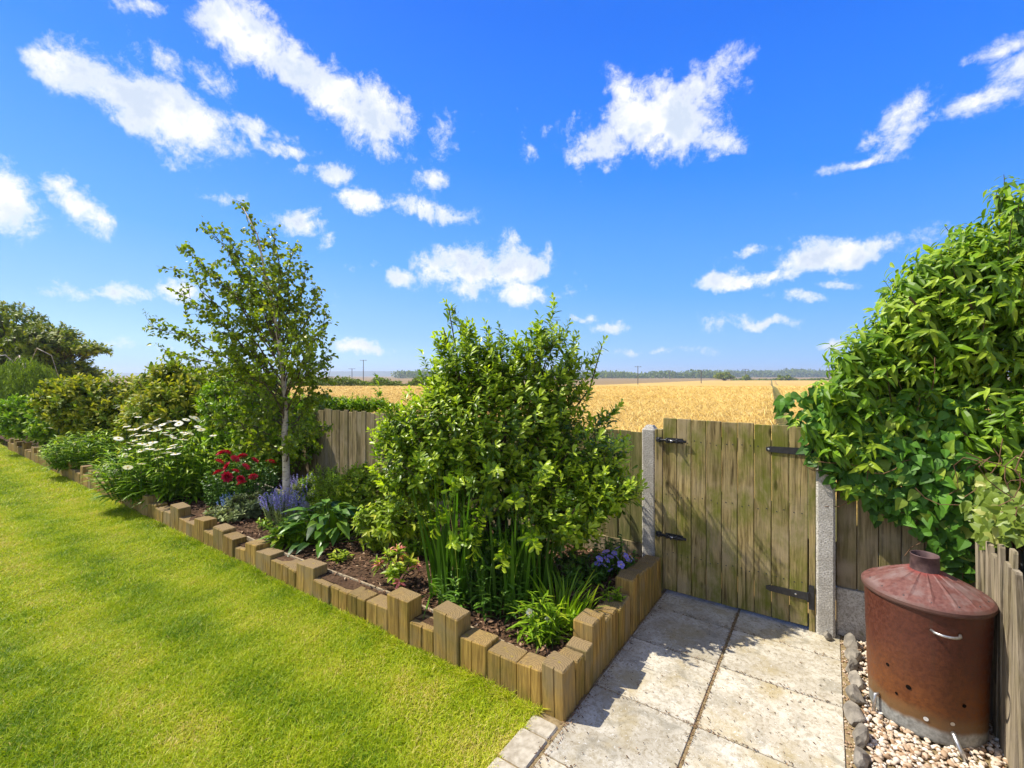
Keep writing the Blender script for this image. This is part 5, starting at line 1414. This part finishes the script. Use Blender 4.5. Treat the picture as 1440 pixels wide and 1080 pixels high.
# --- across the field
tree('hedge_tree', 'rounded dark green tree clump at the far edge of the wheat', 1019, 268, -2.1, 6.0, 12.5, 26, 90, 1.0, L_TREE, 271, .4, low=.02, dep=9)
tree('hedge_tree', 'small round tree just right of the dark tree clump', 1049, 272, -2.1, 4.0, 4.8, 10, 80, .8, L_TREE, 272, .3, low=.05)
tree('hedge_tree', 'left one of two small round trees beyond the tractor tracks', 1098, 276, -2.1, 4.4, 4.4, 10, 80, .8, L_TREE, 273, .3, low=.05)
tree('hedge_tree', 'right one of two small round trees beyond the tractor tracks', 1109, 276, -2.1, 4.4, 4.4, 10, 80, .8, L_TREE, 274, .3, low=.05)
def hedge(name, label, px0, px1, d_, z0, h, step, per, ls, seed, k, dd=6, mat=L_TREE):
    r = np.random.default_rng(seed); b = MB(); n = int((px1 - px0) / step); px = np.repeat(np.linspace(px0, px1, n), per) + r.normal(0, step * .6, n * per); m = len(px)
    ht = h * (.72 + .35 * wob(np.linspace(px0, px1, n) / (step * 6), np.zeros(n), seed, 1.)); ht = np.repeat(np.maximum(ht, .25 * h), per)
    d2 = d_ + r.uniform(-dd, dd, m); l = (px - 720) / 640 * d_; P = F3 * d2[:, None] + R3 * l[:, None] + U3 * (z0 + ht * r.random(m) ** .6)[:, None]
    b.leaves(P, unit(r, m), unit(r, m) + U3, ls * r.uniform(.6, 1.3, m), ls * .7 * r.uniform(.6, 1.3, m), .2, .2, 'small', np.clip(r.normal(.4, .25, m), 0, 1))
    return tag(b.build(name, mat), label, k)
kind(hedge('far_woods', 'bluish band of distant woods along the left of the horizon', 560, 1010, 620, -3, 11.5, 2.2, 60, 3.0, 281, 'woods', 30), 'stuff')
kind(hedge('far_woods', 'distant wooded rise along the horizon right of the tree clump', 1000, 1300, 900, -3, 18, 2.5, 60, 4.5, 282, 'woods', 40), 'stuff')
hedge('field_hedge', 'low dark hedge along the far edge of the wheat', 1030, 1400, 284, -2.2, 2.4, 1.0, 26, .8, 283, 'hedge', 2)
hedge('field_hedge', 'dark hedgerow beyond the wheat left of the glossy shrub', 330, 640, 56, -.45, 2.1, 1.2, 60, .22, 284, 'hedge', 1.2)

M_POLE = simple_mat('pole_timber', (.10, .085, .07), (.17, .15, .13), 5, .9, .2, .005)
def pole(px, d_, ztop, lab, arm=True):
    p = at(px, d_); z0 = float(fall(np.array(d_))) - .3; t = thing('utility_pole', lab, 'pole', (p[0], p[1], z0)); rr = max(.10, d_ * .0009)
    b = MB(); b.tube([(p[0], p[1], z0), (p[0], p[1], ztop)], [rr, rr * .8], 8); b.build('pole_shaft', M_POLE, t, origin=(p[0], p[1], z0))
    if arm:
        b = MB(); w = d_ * .0075; a = R3 * w; c = np.array((p[0], p[1], ztop - .25)); b.tube([c - a - F3 * rr, c + a - F3 * rr], rr * .5, 6)
        for k in (-.8, 0, .8): b.tube([c + a * k - F3 * rr, c + a * k - F3 * rr + U3 * .3], rr * .35, 6)
        b.build('crossarm', M_POLE, t, origin=(p[0], p[1], z0))
pole(897, 150, 4.7, 'tall wooden utility pole with crossarm in the wheat right of the shrub')
pole(986, 175, 3.6, 'shorter utility pole in the wheat left of the dark tree clump')
pole(1048, 420, 7.5, 'thin distant pole rising above the small round tree')
pole(942, 500, 7.0, 'faint distant pole above the woods between two nearer poles')
pole(511, 260, 10.5, 'utility pole on the skyline between birch and glossy shrub')
pole(495, 420, 8.0, 'faint pole on the skyline just right of the birch')
pole(1166, 420, 9.0, 'thin distant pole on the skyline beside the climber')

# ------------------------------------------------------------------ summer haze over the land
hb = bmesh.new(); bmesh.ops.create_cube(hb, size=1.0); hm = bpy.data.meshes.new('haze'); hb.to_mesh(hm); hb.free()
hz = bpy.data.objects.new('haze', hm); COL.objects.link(hz); hz.scale = (7600, 7600, 49); hz.location = (0, 0, 20.5)
mh = bpy.data.materials.new('haze_air'); mh.use_nodes = True; mh.node_tree.nodes.clear()
pv = mh.node_tree.nodes.new('ShaderNodeVolumePrincipled'); pv.inputs['Color'].default_value = (.78, .87, 1, 1); pv.inputs['Density'].default_value = .00045; pv.inputs['Anisotropy'].default_value = .2
mo = mh.node_tree.nodes.new('ShaderNodeOutputMaterial'); mh.node_tree.links.new(pv.outputs[0], mo.inputs['Volume']); hm.materials.append(mh); kind(hz, 'stuff')
hz['label'] = 'pale summer haze in the air over the field'; hz['category'] = 'haze'
